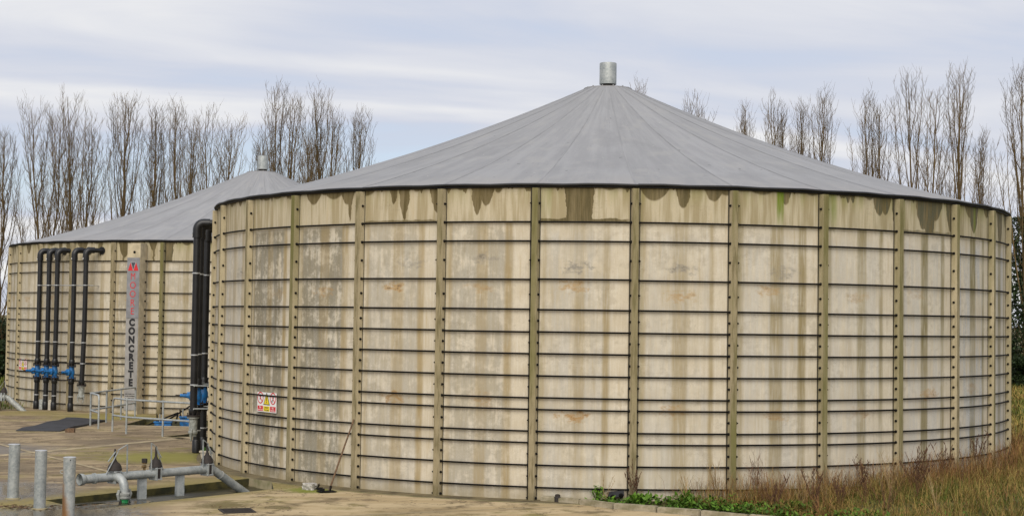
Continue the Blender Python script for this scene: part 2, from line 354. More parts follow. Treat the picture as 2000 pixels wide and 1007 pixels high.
def yard_material():
    m, T, b = new_mat('yard_concrete')
    g = T.node('ShaderNodeNewGeometry'); P = g.outputs['Position']; x, y, z = T.xyz(P)
    n0 = T.noise(P, .35, 4, .6); n1 = T.noise(P, 1.6, 6, .65); n2 = T.noise(P, 9, 5, .65); n3 = T.noise(P, 60, 3, .6)
    # swept streaks along the yard
    Ps = T.vec(T.m('ADD', T.m('MULTIPLY', x, .25), T.m('MULTIPLY', y, .1)), T.m('ADD', T.m('MULTIPLY', y, .9), T.m('MULTIPLY', x, -.25)), 0)
    s1 = T.noise(Ps, 1.6, 5, .65)
    near = T.ss(T.m('ADD', T.m('ADD', x, T.m('MULTIPLY', y, -.25)), T.m('MULTIPLY', T.m('SUBTRACT', n1, .5), 1.5)), -14.6, -11.2)       # towards the tank the concrete is cleaner
    c = T.mix(near, (.215, .162, .105), (.43, .33, .19))
    c = T.mix(T.ss(s1, .44, .60, 0, .95), c, T.mix(near, (.38, .295, .18), (.53, .42, .26)))
    c = T.mix(T.ss(n1, .50, .66, 0, .75), c, (.135, .10, .062))
    # moss film
    c = T.mix(T.m('MULTIPLY', T.ss(T.m('ADD', T.m('MULTIPLY', n0, .6), T.m('MULTIPLY', n1, .4)), .52, .63), .65), c, (.255, .22, .075))
    # tyre tracks, cracks and pale worn patches
    tk = T.m('ADD', T.m('MULTIPLY', x, .84), T.m('MULTIPLY', y, -.54))
    tw = T.m('ABSOLUTE', T.m('SUBTRACT', T.m('FRACT', T.m('MULTIPLY', T.m('ADD', tk, T.m('MULTIPLY', n0, 1.2)), .42)), .5))
    c = T.mix(T.m('MULTIPLY', T.ss(tw, .10, .03), T.ss(n1, .38, .6, 0, .5)), c, (.14, .105, .065))
    c = T.mix(T.m('MULTIPLY', T.ss(T.noise(Ps, 3.2, 5, .7), .55, .68), .6), c, (.47, .375, .235))
    ck = T.m('ABSOLUTE', T.m('SUBTRACT', T.noise(P, .45, 6, .62), .5))
    c = T.mix(T.m('MULTIPLY', T.ss(ck, .008, .002), .75), c, (.09, .07, .04))
    # distance to the drain channel edges
    a1 = T.m('ADD', T.m('MULTIPLY', T.m('ADD', x, 7.39), .82), T.m('MULTIPLY', T.m('SUBTRACT', y, 30.03), -.575))
    dch = T.m('ABSOLUTE', T.m('SUBTRACT', a1, .75))
    lim = T.ss(y, 34.5, 32.5)
    mo = T.m('MULTIPLY', T.m('MULTIPLY', T.ss(T.m('ADD', dch, T.m('MULTIPLY', T.m('SUBTRACT', n1, .5), 1.2)), 1.75, .8), lim), .8)
    c = T.mix(mo, c, T.mix(T.ss(n2, .35, .65), (.20, .17, .05), (.29, .24, .095)))
    # fresh moss by the broom, and along the wall foot
    def spot(px, py, r, amt, colr, c):
        d = T.m('SQRT', T.m('ADD', T.m('POWER', T.m('SUBTRACT', x, px), 2.0), T.m('POWER', T.m('SUBTRACT', y, py), 2.0)))
        k = T.ss(T.m('ADD', d, T.m('MULTIPLY', T.m('SUBTRACT', n2, .5), r*1.3)), r, r*.35)
        return T.mix(T.m('MULTIPLY', k, amt), c, colr), k
    c, _ = spot(-3.9, 30.55, .75, .85, (.155, .19, .012), c)
    c, _ = spot(-8.3, 37.0, 2.1, .85, (.235, .225, .05), c)
    c, _ = spot(-13.5, 51.2, 2.6, .75, (.25, .215, .06), c)
    c, _ = spot(-16.5, 52.4, 2.0, .7, (.27, .22, .075), c)
    c, kg = spot(-5.2, 27.9, .75, .75, (.11, .09, .035), c)
    c, _ = spot(-9.3, 27.6, 1.0, .8, (.27, .215, .085), c)
    # wet hollows
    c, w1 = spot(-10.2, 29.6, 2.3, .9, (.075, .066, .055), c)
    c, w2 = spot(-7.6, 26.3, 1.9, .9, (.09, .078, .06), c)
    c, w3 = spot(-13.2, 38.3, 2.6, .65, (.13, .115, .10), c)
    c, _ = spot(-10.6, 41.0, 1.6, .55, (.15, .12, .085), c)
    c, _ = spot(-11.5, 34.0, 1.5, .5, (.14, .115, .08), c)
    c, _ = spot(-1.5, 27.2, 1.5, .4, (.25, .19, .10), c)
    dw = T.m('SQRT', T.m('ADD', T.m('POWER', T.m('SUBTRACT', x, 2.394), 2.0), T.m('POWER', T.m('SUBTRACT', y, 38.838), 2.0)))
    c = T.mix(T.m('MULTIPLY', T.ss(T.m('ADD', dw, T.m('MULTIPLY', T.m('SUBTRACT', n1, .5), .35)), 10.25, 9.95), .85), c, (.085, .065, .03))
    c = T.mix(T.ss(n3, .3, .75, 0, .22), c, (.13, .10, .06))
    c = T.mix(T.m('MULTIPLY', T.ss(n2, .66, .74), .6), c, (.10, .075, .04))
    wet = T.m('MAXIMUM', w1, T.m('MAXIMUM', w2, T.m('MULTIPLY', w3, .5)))
    T.put(b.inputs['Base Color'], c)
    T.put(b.inputs['Roughness'], T.m('SUBTRACT', .88, T.m('MULTIPLY', wet, .76))); T.put(b.inputs['Specular IOR Level'], T.m('ADD', .12, T.m('MULTIPLY', wet, .4)))
    T.put(b.inputs['Normal'], T.bump(T.m('MULTIPLY', T.m('ADD', n3, n2), T.m('SUBTRACT', 1.0, T.m('MULTIPLY', wet, .96))), .4, .006))
    return m
MAT['yard'] = yard_material()
MAT['joint'] = simple('pale_joint_strip', (.42, .335, .20), .9, 0, .2, 2.2, .3)
MAT['kerb'] = simple('kerb_concrete', (.35, .30, .215), .9, 0, .2, 6, .4, (.20, .175, .10))
MAT['channel'] = simple('channel_mossy', (.055, .047, .018), .35, 0, .3, 3, .4, (.022, .020, .010))
def water_mat():
    m, T, b = new_mat('puddle_water')
    tc = T.node('ShaderNodeTexCoord').outputs['Object']
    n = T.noise(tc, 7, 4, .6)
    T.put(b.inputs['Base Color'], T.mix(T.ss(n, .55, .66), (.02, .019, .016), (.10, .08, .04)))
    T.put(b.inputs['Roughness'], T.ss(n, .5, .66, .04, .5))
    return m
MAT['water'] = water_mat()
def ground_mat():
    m, T, b = new_mat('rough_grass_ground')
    P = T.node('ShaderNodeNewGeometry').outputs['Position']
    a = T.noise(P, .25, 5, .6); f = T.noise(P, 5, 5, .7)
    c = T.mix(T.ss(a, .35, .65), (.085, .09, .028), (.19, .14, .055))
    c = T.mix(T.ss(f, .4, .7, 0, .7), c, (.06, .05, .022))
    T.put(b.inputs['Base Color'], c); b.inputs['Roughness'].default_value = .95
    T.put(b.inputs['Normal'], T.bump(f, .6, .05))
    return m
MAT['ground'] = ground_mat()
def tint_mat(name, c0, c1, rough=.85, trans=0.0):
    m, T, b = new_mat(name)
    t = T.attr('tint', 'GEOMETRY').outputs['Fac']
    T.put(b.inputs['Base Color'], T.mix(t, c0, c1)); b.inputs['Roughness'].default_value = rough
    b.inputs['Specular IOR Level'].default_value = .25
    return m
def ramp_mat(name, stops, rough=.85):
    m, T, b = new_mat(name)
    t = T.attr('tint', 'GEOMETRY').outputs['Fac']
    r = T.node('ShaderNodeValToRGB'); T.put(r.inputs[0], t); el = r.color_ramp.elements
    el[0].position = stops[0][0]; el[0].color = (*stops[0][1], 1); el[1].position = stops[-1][0]; el[1].color = (*stops[-1][1], 1)
    for p, c in stops[1:-1]:
        e = el.new(p); e.color = (*c, 1)
    T.put(b.inputs['Base Color'], r.outputs[0]); b.inputs['Roughness'].default_value = rough; b.inputs['Specular IOR Level'].default_value = .2
    return m
MAT['grass'] = ramp_mat('verge_grass', [(0, (.06, .115, .012)), (.30, (.115, .13, .022)), (.5, (.25, .185, .05)), (.68, (.37, .25, .078)), (.82, (.27, .135, .052)), (1, (.12, .055, .026))])
MAT['leaf'] = tint_mat('green_weed_leaf', (.035, .085, .010), (.13, .25, .022), .6)
MAT['drystem'] = tint_mat('dried_stem', (.065, .034, .022), (.19, .098, .05))
MAT['strawstem'] = tint_mat('straw_stem', (.25, .165, .075), (.42, .31, .16))
MAT['bark'] = tint_mat('poplar_bark', (.072, .047, .019), (.195, .134, .06))
MAT['hedge'] = tint_mat('evergreen_leaf', (.008, .016, .006), (.035, .055, .016), .6)

# ------------------------------------------------------------------ ground and yard
T1 = Vector((2.394, 38.838, 0)); T2 = Vector((-10.30, 62.45, -.05))
def height(x, y):
    x = np.asarray(x, float); y = np.asarray(y, float)
    s = (x-.65)*.554 + (y-29.3)*.833
    h = -.035 + .085*smoothstep(.5, 1.6, x)*smoothstep(.05, .5, s) + .30*smoothstep(2.5, 11, x)*smoothstep(.3, 3.0, s) + .25*smoothstep(14, 40, x)*smoothstep(1, 8, s)
    def dip(cx, cy, dx, dy, L, r0, r1, d):
        t = np.clip((x-cx)*dx+(y-cy)*dy, -L, L); q = np.hypot(x-cx-t*dx, y-cy-t*dy); return -d*(1-smoothstep(r0, r1, q))
    h = h + dip(-6.6, 29.8, .585, .811, 2.4, 1.6, 2.8, .7) + dip(-10.3, 47.6, 1, 0, 1.6, 2.6, 3.6, 1.2)
    return h
def axis(lo, hi, step, far):
    a = list(np.arange(lo, hi+1e-6, step)); d = step; x = hi
    while x < far: d *= 1.22; x += d; a.append(x)
    d = step; x = lo
    while x > -far: d *= 1.22; x -= d; a.insert(0, x)
    return np.array(a)
gx = axis(-16, 20, .45, 1500); gy = axis(24, 56, .45, 1500)
X, Y = np.meshgrid(gx, gy); Z = height(X, Y)
nx, ny = len(gx), len(gy)
idx = np.arange(nx*ny).reshape(ny, nx)
quads = np.stack([idx[:-1, :-1], idx[:-1, 1:], idx[1:, 1:], idx[1:, :-1]], -1).reshape(-1, 4)
gm = bpy.data.meshes.new('ground'); gm.from_pydata(np.stack([X, Y, Z], -1).reshape(-1, 3).tolist(), [], quads.tolist())
gm.materials.append(MAT['ground']); gm.polygons.foreach_set('use_smooth', [True]*len(gm.polygons))
tag(link('ground', gm), kind='structure')

outer = [(-48, 4), (9, 4), (9, 23.9), (6.0, 25.75), (4.3, 26.83), (3.456, 27.33), (2.718, 27.75), (1.957, 28.19), (1.371, 28.75), (.60, 29.12), (.9, 31.5), (2.4, 38), (2.4, 52), (-5, 57), (-10.3, 62), (-16.6, 57), (-18.2, 53.6), (-48, 53.6)]
trench = [(-5.15, 33.05), (-8.55, 28.28), (-7.42, 26.95), (-6.3, 28.55), (-4.70, 30.62)]
pit = [(-12.0, 47.45), (-8.9, 47.25), (-8.6, 49.9), (-12.0, 50.4)]
pit2 = [(-9.75, 43.12), (-8.70, 42.50), (-8.25, 43.6), (-9.15, 44.85)]
mb = MB()
loops = [[Vector((x, y, 0)) for x, y in L] for L in (outer, trench, pit, pit2)]
flat = [p for L in loops for p in L]
tris = tessellate_polygon(loops)
tris = [t if (flat[t[1]]-flat[t[0]]).cross(flat[t[2]]-flat[t[0]]).z > 0 else (t[0], t[2], t[1]) for t in tris]
mb.add(flat, tris)
for li_, L in enumerate(loops):
    n = len(L)
    for i in range(n):
        a, b2 = L[i], L[(i+1) % n]
        mb.add([a, b2, b2-Vector((0, 0, .55)), a-Vector((0, 0, .55))], [(0, 1, 2, 3)], 1 if li_ else 0)
MAT['wallmoss'] = simple('mossy_channel_side', (.10, .085, .022), .7, 0, .3, 4, .4, (.03, .03, .012))
yard = tag(mb.build('yard_slab', [MAT['yard'], MAT['wallmoss']]), kind='structure')
# channel and pit floors
cf = MB(); cz = [-.17, -.10, -.06, -.15, -.19]
cf.add([(x+ox, y+oy, z) for (x, y), z, ox, oy in zip(trench, cz, (.1, -.05, -.05, .1, .15), (.1, .05, -.1, -.1, 0))], [(0, 1, 2), (0, 2, 3), (0, 3, 4)])
tag(cf.build('channel_floor', MAT['channel']), kind='structure')
pf = MB(); pf.box((-10.35, 48.85, -.62), (4.2, 3.6, .1)); pf.box((-9.0, 43.7, -.62), (2.0, 2.8, .1))
tag(pf.build('pit_floor', MAT['channel']), kind='structure')
pv = []
rng = random.Random(4)
for k in range(26):
    a = 2*PI*k/26; r = .62*(1+.22*math.sin(3*a+1)+rng.uniform(-.14, .14))
    pv.append((-7.35+r*1.3*math.cos(a)*.62-r*.8*math.sin(a)*.78, 28.45+r*1.3*math.cos(a)*.78+r*.75*math.sin(a)*.62, -.092))
tag(MB().add(pv, [tuple(range(26))]).build('puddle', MAT['water']), kind='structure')
def strip(name, a, b2, wd, z, mat):
    a = Vector((*a, z)); b2 = Vector((*b2, z)); d = (b2-a).normalized(); n = Vector((-d.y, d.x, 0))*wd/2
    m2 = MB()
    N = 14
    jit = [rng.uniform(-.25, .25)*wd for _ in range(N+1)]
    for i in range(N):
        p, q = a.lerp(b2, i/N), a.lerp(b2, (i+1)/N)
        j0, j1 = n*(1+jit[i]/wd*1.2), n*(1+jit[i+1]/wd*1.2)
        m2.add([p-n, q-n, q+j1, p+j0], [(0, 1, 2, 3)])
    return m2.build(name, mat, yard)
strip('joint_strip', (-15.5, 30.6), (-8.25, 44.4), .30, .004, MAT['joint'])
strip('joint_strip', (-14.4, 41.5), (-7.62, 31.85), .13, .008, MAT['joint'])
strip('joint_strip', (-12.1, 47.15), (-8.7, 46.95), .35, .004, MAT['joint'])
strip('joint_strip', (-4.4, 26.0), (1.2, 28.55), .07, .004, MAT['joint'])
strip('joint_strip', (-9.75, 42.85), (-7.9, 42.3), .3, .004, MAT['joint'])
strip('joint_strip', (-9.2, 45.1), (-8.1, 43.4), .2, .004, MAT['joint'])
# kerb stones
kp = [(.62, 29.22), (1.371, 28.86), (1.957, 28.28), (2.718, 27.85), (3.456, 27.43), (4.25, 26.95), (5.05, 26.45), (5.85, 25.95)]
for i in range(len(kp)-1):
    a, b2 = Vector((*kp[i], 0)), Vector((*kp[i+1], 0)); d = (b2-a); L = d.length-.022; d.normalize()
    bm = bmesh.new(); bmesh.ops.create_cube(bm, size=1); bmesh.ops.scale(bm, vec=(L, .15, .3), verts=bm.verts)
    bmesh.ops.bevel(bm, geom=bm.edges[:], offset=.018, segments=2, affect='EDGES')
    for v in bm.verts: v.co += Vector((0, rng.uniform(-.004, .004), rng.uniform(-.004, .004)))
    me = bpy.data.meshes.new('kerb_stone'); bm.to_mesh(me); bm.free(); me.materials.append(MAT['kerb'])
    o = link('kerb_stone', me, yard); o.location = (a+b2)/2 + Vector((0, 0, -.055+rng.uniform(-.008, .008))); o.rotation_euler = (rng.uniform(-.03, .03), rng.uniform(-.01, .01), math.atan2(d.y, d.x))

# drain grate
dg = thing('drain_grate', 'rusty square drain grate set in the front concrete slab', 'grate', (-4.80, 27.12, 0), rz=.35)
g = MB()
for sx in (-1, 1): g.box((sx*.27, 0, .004), (.04, .60, .02)); g.box((0, sx*.29, .004), (.5, .04, .02))
g.build('grate_frame', MAT['rustiron'], dg)
g = MB()
for i in range(11): g.box((0, -.25+.05*i, .003), (.5, .018, .014))
g.build('grate_bars', MAT['rustiron'], dg)
MB().box((0, 0, -.002), (.5, .54, .008)).build('grate_sump', MAT['black'], dg)

# ------------------------------------------------------------------ tanks
NP = 32; DTH = 2*PI/NP; RP = 9.74; HT = 6.03
ROWS = [5.329, 4.961, 4.226, 3.647, 3.223, 2.804, 2.384, 1.962, 1.745, 1.323, 1.108, .686, .262]
BOLTS = [5.69, 4.594, 3.937, 3.435, 3.014, 2.594, 2.173, 1.534, .897, .474, .06]
def polar(r, th, z): return (r*math.sin(th), -r*math.cos(th), z)
def panel_mesh():
    NU = 8; zs = [-.3, .0, HT-.015, HT]
    v = []; f = []; uv = []
    for j, z in enumerate(zs):
        for i in range(NU+1):
            t = i/NU; v.append(polar(RP-(.015 if j == 3 else 0), (t-.5)*DTH, z)); uv.append((t, z))
    for i in range(NU+1): v.append(polar(RP-.15, (i/NU-.5)*DTH, HT)); uv.append((i/NU, HT))
    n = NU+1
    for j in range(4):
        for i in range(NU): f.append((j*n+i, j*n+i+1, (j+1)*n+i+1, (j+1)*n+i))
    me = bpy.data.meshes.new('wall_panel'); me.from_pydata(v, [], f); l = me.uv_layers.new(name='UVMap')
    for lp in me.loops: l.data[lp.index].uv = uv[lp.vertex_index]
    me.materials.append(MAT['panel']); me.polygons.foreach_set('use_smooth', [p.index < 3*NU for p in me.polygons]); me.set_sharp_from_angle(angle=math.radians(30))
    return me
def rib_mesh():
    m2 = MB(); hb, ht, d = .084, .056, .125; zt = HT-.05
    P = lambda r, off, z: (off, -r, z)
    zs = [-.3, 1.2, 2.6, 4.0, 5.2, zt]
    for j in range(len(zs)-1):
        a, b2 = zs[j], zs[j+1]
        m2.add([P(RP-.02, -hb, a), P(RP+d, -ht, a), P(RP+d, -ht, b2), P(RP-.02, -hb, b2)], [(0, 1, 2, 3)], 1)
        m2.add([P(RP+d, -ht, a), P(RP+d, ht, a), P(RP+d, ht, b2), P(RP+d, -ht, b2)], [(0, 1, 2, 3)], 0)
        m2.add([P(RP+d, ht, a), P(RP-.02, hb, a), P(RP-.02, hb, b2), P(RP+d, ht, b2)], [(0, 1, 2, 3)], 1)
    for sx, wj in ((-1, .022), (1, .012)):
        m2.add([P(RP+.004, sx*hb*.97, -.3), P(RP+.004, sx*(hb+wj), -.3), P(RP+.004, sx*(hb+wj), HT-.03), P(RP+.004, sx*hb*.97, HT-.03)], [(0, 1, 2, 3)], 2)  # flat dark strips paint the shadow line of the gap joint beside each rib
    m2.add([P(RP-.02, -hb, zt), P(RP+d, -ht, zt), P(RP+d, ht, zt), P(RP-.02, hb, zt)], [(0, 1, 2, 3)], 1)
    return m2.mesh('rib', [MAT['rib_face'], MAT['rib_flank'], MAT['joint_shade']])
def bolts_mesh():
    m2 = MB()
    for s in (-1, 1):
        for z in ROWS+BOLTS:
            c = (s*.067, -(RP+.058), z); big = z in BOLTS
            r = .027 if big else .030
            m2.lathe([(r, 0), (r, .016), (r*.6, .03)], 6, c, (s, -.12, 0))
            if big: m2.lathe([(.012, .028), (.012, .042)], 5, c, (s, -.12, 0))
    return m2.mesh('bolt_heads', MAT['black_steel'])
def rod_pts(th, z, n=6):
    e = .0076; lo, hi = th-DTH/2+e, th+DTH/2-e
    return [polar(RP+.045, lo+(hi-lo)*i/n, z) for i in range(n+1)]
MAT['joint_shade'] = simple('dark_joint_shade', (.045, .037, .022), .85, 0, .3, 2.0)  # dark colour stands in for shade in the rib-to-panel gap
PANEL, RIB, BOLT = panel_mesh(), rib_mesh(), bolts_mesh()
ROD = MB().tube(rod_pts(0, 0), .018, 6).mesh('tendon_rod', MAT['black_steel'], True)
RIM_Z, APEX, CURV, RCAP, RRIM = 6.055, 9.36, .29, .60, 9.80
def roof_z(r):
    t = (1-r/RRIM)/(1-RCAP/RRIM); return RIM_Z+(APEX-RIM_Z)*((1-CURV)*t+CURV*t*t)
def gore_mesh():
    NU, NV = 6, 14; v = []; f = []; uv = []
    for j in range(NV+1):
        r = RRIM+(RCAP-RRIM)*(j/NV)
        for i in range(NU+1):
            t = i/NU; sag = .012*math.sin(PI*j/NV)*(1-(2*t-1)**2)*min(1, r/4)
            v.append(polar(r, (t-.5)*DTH, roof_z(r)-sag)); uv.append((t, (RRIM-r)))
    n = NU+1
    for j in range(NV):
        for i in range(NU): f.append((j*n+i, j*n+i+1, (j+1)*n+i+1, (j+1)*n+i))
    me = bpy.data.meshes.new('roof_gore'); me.from_pydata(v, [], f); l = me.uv_layers.new(name='UVMap')
    for lp in me.loops: l.data[lp.index].uv = uv[lp.vertex_index]
    me.materials.append(MAT['roof']); me.polygons.foreach_set('use_smooth', [True]*len(me.polygons)); return me
GORE = gore_mesh()
sm = MB()
for k in range(NP):
    th = (k+.5)*DTH; pts = []
    for j in range(13):
        r = RRIM+(RCAP-RRIM)*j/12; pts.append((r, roof_z(r)))
    for j in range(12):
        (ra, za), (rb, zb) = pts[j], pts[j+1]
        wa, wb = .014/ra, .014/rb
        sm.add([polar(ra, th-wa, za+.004), polar(ra, th+wa, za+.004), polar(rb, th+wb, zb+.004), polar(rb, th-wb, zb+.004)], [(0, 1, 2, 3)])
SEAM = sm.mesh('seam_welds', MAT['seam'])
rm = MB(); N = 128
rm.tube([polar(RRIM+.012, 2*PI*k/N, RIM_Z-.008+.008*math.sin(k*2.1)) for k in range(N+1)], .026, 6, cap=False)
rm.tube([polar(RP+.03, 2*PI*k/N, RIM_Z-.045) for k in range(N+1)], .02, 5, cap=False)
RIM = rm.mesh('rim_trim', MAT['black_trim'], True)
vt = MB(); vt.lathe([(.17, 9.36), (.17, 9.50)], 20, mi=1); vt.lathe([(.26, 9.385), (.26, 9.425), (.17, 9.43)], 24, mi=1); vt.lathe([(.205, 9.485), (.218, 9.49), (.218, 10.02), (.212, 10.035), (.20, 10.035), (.18, 9.99)], 32)
VENT = vt.mesh('vent_cowl', [MAT['galv'], MAT['rustiron']], True)
VENT.polygons.foreach_set('use_smooth', [len(p.vertices) == 4 for p in VENT.polygons]); VENT.set_sharp_from_angle(angle=math.radians(40))
cp = MB(); cp.lathe([(RCAP+.02, APEX-.02), (RCAP+.02, APEX+.012), (.3, APEX+.05), (.15, APEX+.055)], 40)
for k in range(12): cp.lathe([(.018, 0), (.018, .05)], 6, polar(RCAP-.07, k*PI/6+.2, APEX))
CAP = cp.mesh('cap_plate', MAT['roof'])
ft = MB(); NF = 96
for k in range(NF):
    a, b2 = 2*PI*k/NF, 2*PI*(k+1)/NF
    for (r0, z0, r1, z1) in ((9.7, .025, 10.12, .012), (10.12, .012, 10.15, -.5)):
        ft.add([polar(r0, a, z0), polar(r1, a, z1), polar(r1, b2, z1), polar(r0, b2, z0)], [(0, 1, 2, 3)], 0 if r0 < 10 else 1)
MAT['mud'] = simple('damp_dirt', (.075, .058, .028), .8, 0, .3, 2.5, .5, (.16, .125, .06))
FOOT = ft.mesh('footing_ring', [MAT['mud'], MAT['footing']])

DRIPS = {  # panel: (u, half width, length) of each wet drip; moss; ledge stain
 -1: [(.5, .1, .2)], 0: [(.5, .2, .1), (.8, .1, .3)], 1: [(.3, .1, .10), (.62, .06, .12)],
 2: [(.36, .12, .07), (.60, .10, .06), (.86, .05, .09)],
 3: [(.28, .12, .24), (.60, .14, .15), (.80, .10, .27), (.84, .03, .62), (.45, .06, .05)],
 4: [(.42, .05, .30), (.55, .065, .62), (.06, .12, .11), (.95, .10, .50), (.7, .05, .06)],
 5: [(.38, .065, .54), (.48, .085, .36), (.61, .05, .11), (.2, .05, .05)],
 6: [(.44, .145, 1.8), (.74, .08, .06), (.92, .06, .05), (.33, .05, .10)],
 7: [(.19, .15, .25), (.48, .08, .38), (.80, .10, .24), (.93, .08, .12)],
 8: [(.31, .12, .08), (.57, .06, .26), (.88, .08, .06)],
 9: [(.38, .035, .16), (.74, .09, .38), (.83, .08, .36), (.97, .05, .6), (.6, .06, .08)],
 10: [(.42, .13, .60), (.53, .10, 1.6), (.64, .14, .40), (.96, .12, .62)],
 11: [(.50, .13, .58), (.4, .13, .26), (.9, .1, .2)],
 12: [(.5, .16, .80), (.2, .1, .2), (.9, .1, .3)]}
GREYS = {-1: .1, 0: .12, 1: .2, 2: 1.0, 3: .95, 4: .42, 5: .55, 6: .25, 7: .15, 8: .1}
COOLS = {0: .3, 1: .45, 4: .2, 5: .2, 6: .35, 7: .3, 8: .35, 9: .35, 10: .5, 11: .95, 12: .8}
GREENS = {2: .12, 3: .1, 4: .08, 5: .08, 6: .25, 7: .3, 8: .55, 9: .75, 10: .85, 11: .9, 12: .85}
MOSS = {8: (.51, .05, .95), 9: (.10, .10, .6), 11: (.52, .04, .7), 10: (.08, .05, .5), 6: (.1, .08, .25)}
LEDGE = {4: .8, 6: 1.0, 10: .7, 5: .15, 11: .3}
SM_A = {3: (.45, 3.99, .7), 4: (.45, 4.03, .95), 5: (.45, 4.15, .7), 6: (.43, 4.05, .9), 7: (.45, 3.98, .9), 8: (.36, 4.0, .8), 9: (.45, 4.0, .55), 10: (.35, 4.05, .5), 2: (.7, 4.0, .4)}
SM_B = {4: (.42, 1.92, .95), 5: (.47, 1.95, .8), 6: (.42, 1.66, 1.0), 7: (.43, 1.66, 1.0), 8: (.48, 1.70, 1.0), 9: (.48, 1.78, .8), 10: (.5, 2.05, .8), 11: (.5, 2.2, .6)}
SM_C = {4: (.6, 4.5, .5), 5: (.5, 4.62, .8), 6: (.41, 4.48, 1.0), 7: (.47, 4.45, .8), 8: (.52, 4.42, .7), 1: (.6, 4.4, .6)}
def make_tank(label, loc, th0, ribs_seen, panels_seen, second=False):
    t = thing('storage_tank', label, 'tank', loc, 'round concrete storage tanks')
    hid = MB(); rr = random.Random(11 if second else 5)
    for k in range(NP):
        kk = k if k <= 20 else k-NP
        thc = th0+(k+.5)*DTH
        p = link('wall_panel', PANEL, t, rz=thc)
        if second:
            D = [(rr.uniform(.1, .9), rr.uniform(.04, .13), rr.choice([.06, .1, .2, .35, .5])) for _ in range(4)]
            if kk == 4: D = [(.22, .13, .55), (.2, .03, .95), (.80, .08, .3), (.82, .03, .8)]
            if kk == 5: D = [(.02, .18, 1.8), (.45, .1, .12), (.7, .2, .12)]
            g, co, gr = rr.uniform(.2, .6), rr.uniform(.0, .2), .2 if kk < 5 else .5
        else:
            D = DRIPS.get(kk, [(rr.uniform(.1, .9), rr.uniform(.04, .12), rr.choice([.08, .15, .3])) for _ in range(4)])
            g, co, gr = GREYS.get(kk, .08), COOLS.get(kk, .2), GREENS.get(kk, .1)
        for i, nm in enumerate(('drip_a', 'drip_b', 'drip_c', 'drip_d', 'drip_e')):
            p[nm] = D[i] if i < len(D) else (0.0, .001, -1.0)
        p['seed'] = float(k)+ (40.0 if second else 0.0); p['grey'] = g; p['cool'] = co; p['green'] = gr
        p['moss'] = (0., 0.01, 0.) if second else MOSS.get(kk, (0., .01, 0.)); p['ledge'] = rr.choice([0., .4]) if second else LEDGE.get(kk, 0.)
        p['band_a'] = (.745+rr.uniform(-.04, .05), .024+rr.uniform(0, .024), rr.uniform(.65, .95)); p['band_b'] = (.47+rr.uniform(-.03, .04), .045+rr.uniform(0, .03)+.015*gr, .5+.45*gr); p['band_c'] = (.095, .02, .55)
        none = (0., -9., 0.)
        jv = lambda q: (q[0]+rr.uniform(-.05, .05), q[1]+rr.uniform(-.09, .09), q[2]*rr.uniform(.55, 1.0))
        p['smudge_a'] = (.4, 4.0+rr.uniform(-.1, .1), rr.uniform(.2, .6)) if second else jv(SM_A.get(kk, none))
        p['smudge_b'] = (.5, 1.8+rr.uniform(-.1, .1), rr.uniform(.2, .6)) if second else jv(SM_B.get(kk, none))
        p['smudge_c'] = none if second else jv(SM_C.get(kk, none))
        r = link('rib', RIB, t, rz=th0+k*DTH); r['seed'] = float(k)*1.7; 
        r['green'] = ({0: .1, 1: .15, 2: .15, 3: 1.0, 4: .25, 5: .2, 6: .75, 7: .35, 8: .95, 9: .75, 10: .7, 11: .75, 12: .9, 13: .5}.get(kk, .3) if not second else (.9 if kk == 5 else .15))
        if kk in ribs_seen: tag(link('bolt_heads', BOLT, r), kind='stuff')
        for z in ROWS:
            if kk in panels_seen:
                o = link('tendon_rod', ROD, t, (0, 0, z+rr.uniform(-.006, .006)), thc)
            else: hid.tube(rod_pts(thc, z, 4), .0215, 4, cap=False)
        link('roof_gore', GORE, t, rz=thc)
    tag(hid.build('tendon_rods', MAT['black_steel'], t), kind='stuff')
    tag(link('seam_welds', SEAM, t, rz=th0+.5*DTH), kind='stuff')
    link('rim_trim', RIM, t); link('cap_plate', CAP, t); link('vent_cowl', VENT, t); link('footing_ring', FOOT, t)
    return t
TH1 = -1.37914; TH2 = -1.1696
tank1 = make_tank('big near round tank of pale stained concrete panels under a grey tent roof', T1, TH1, range(-1, 15), range(-1, 14))
tank2 = make_tank('farther round concrete tank behind, carrying the tall vertical lettered sign', T2, TH2, range(-2, 8), range(-2, 7), True)

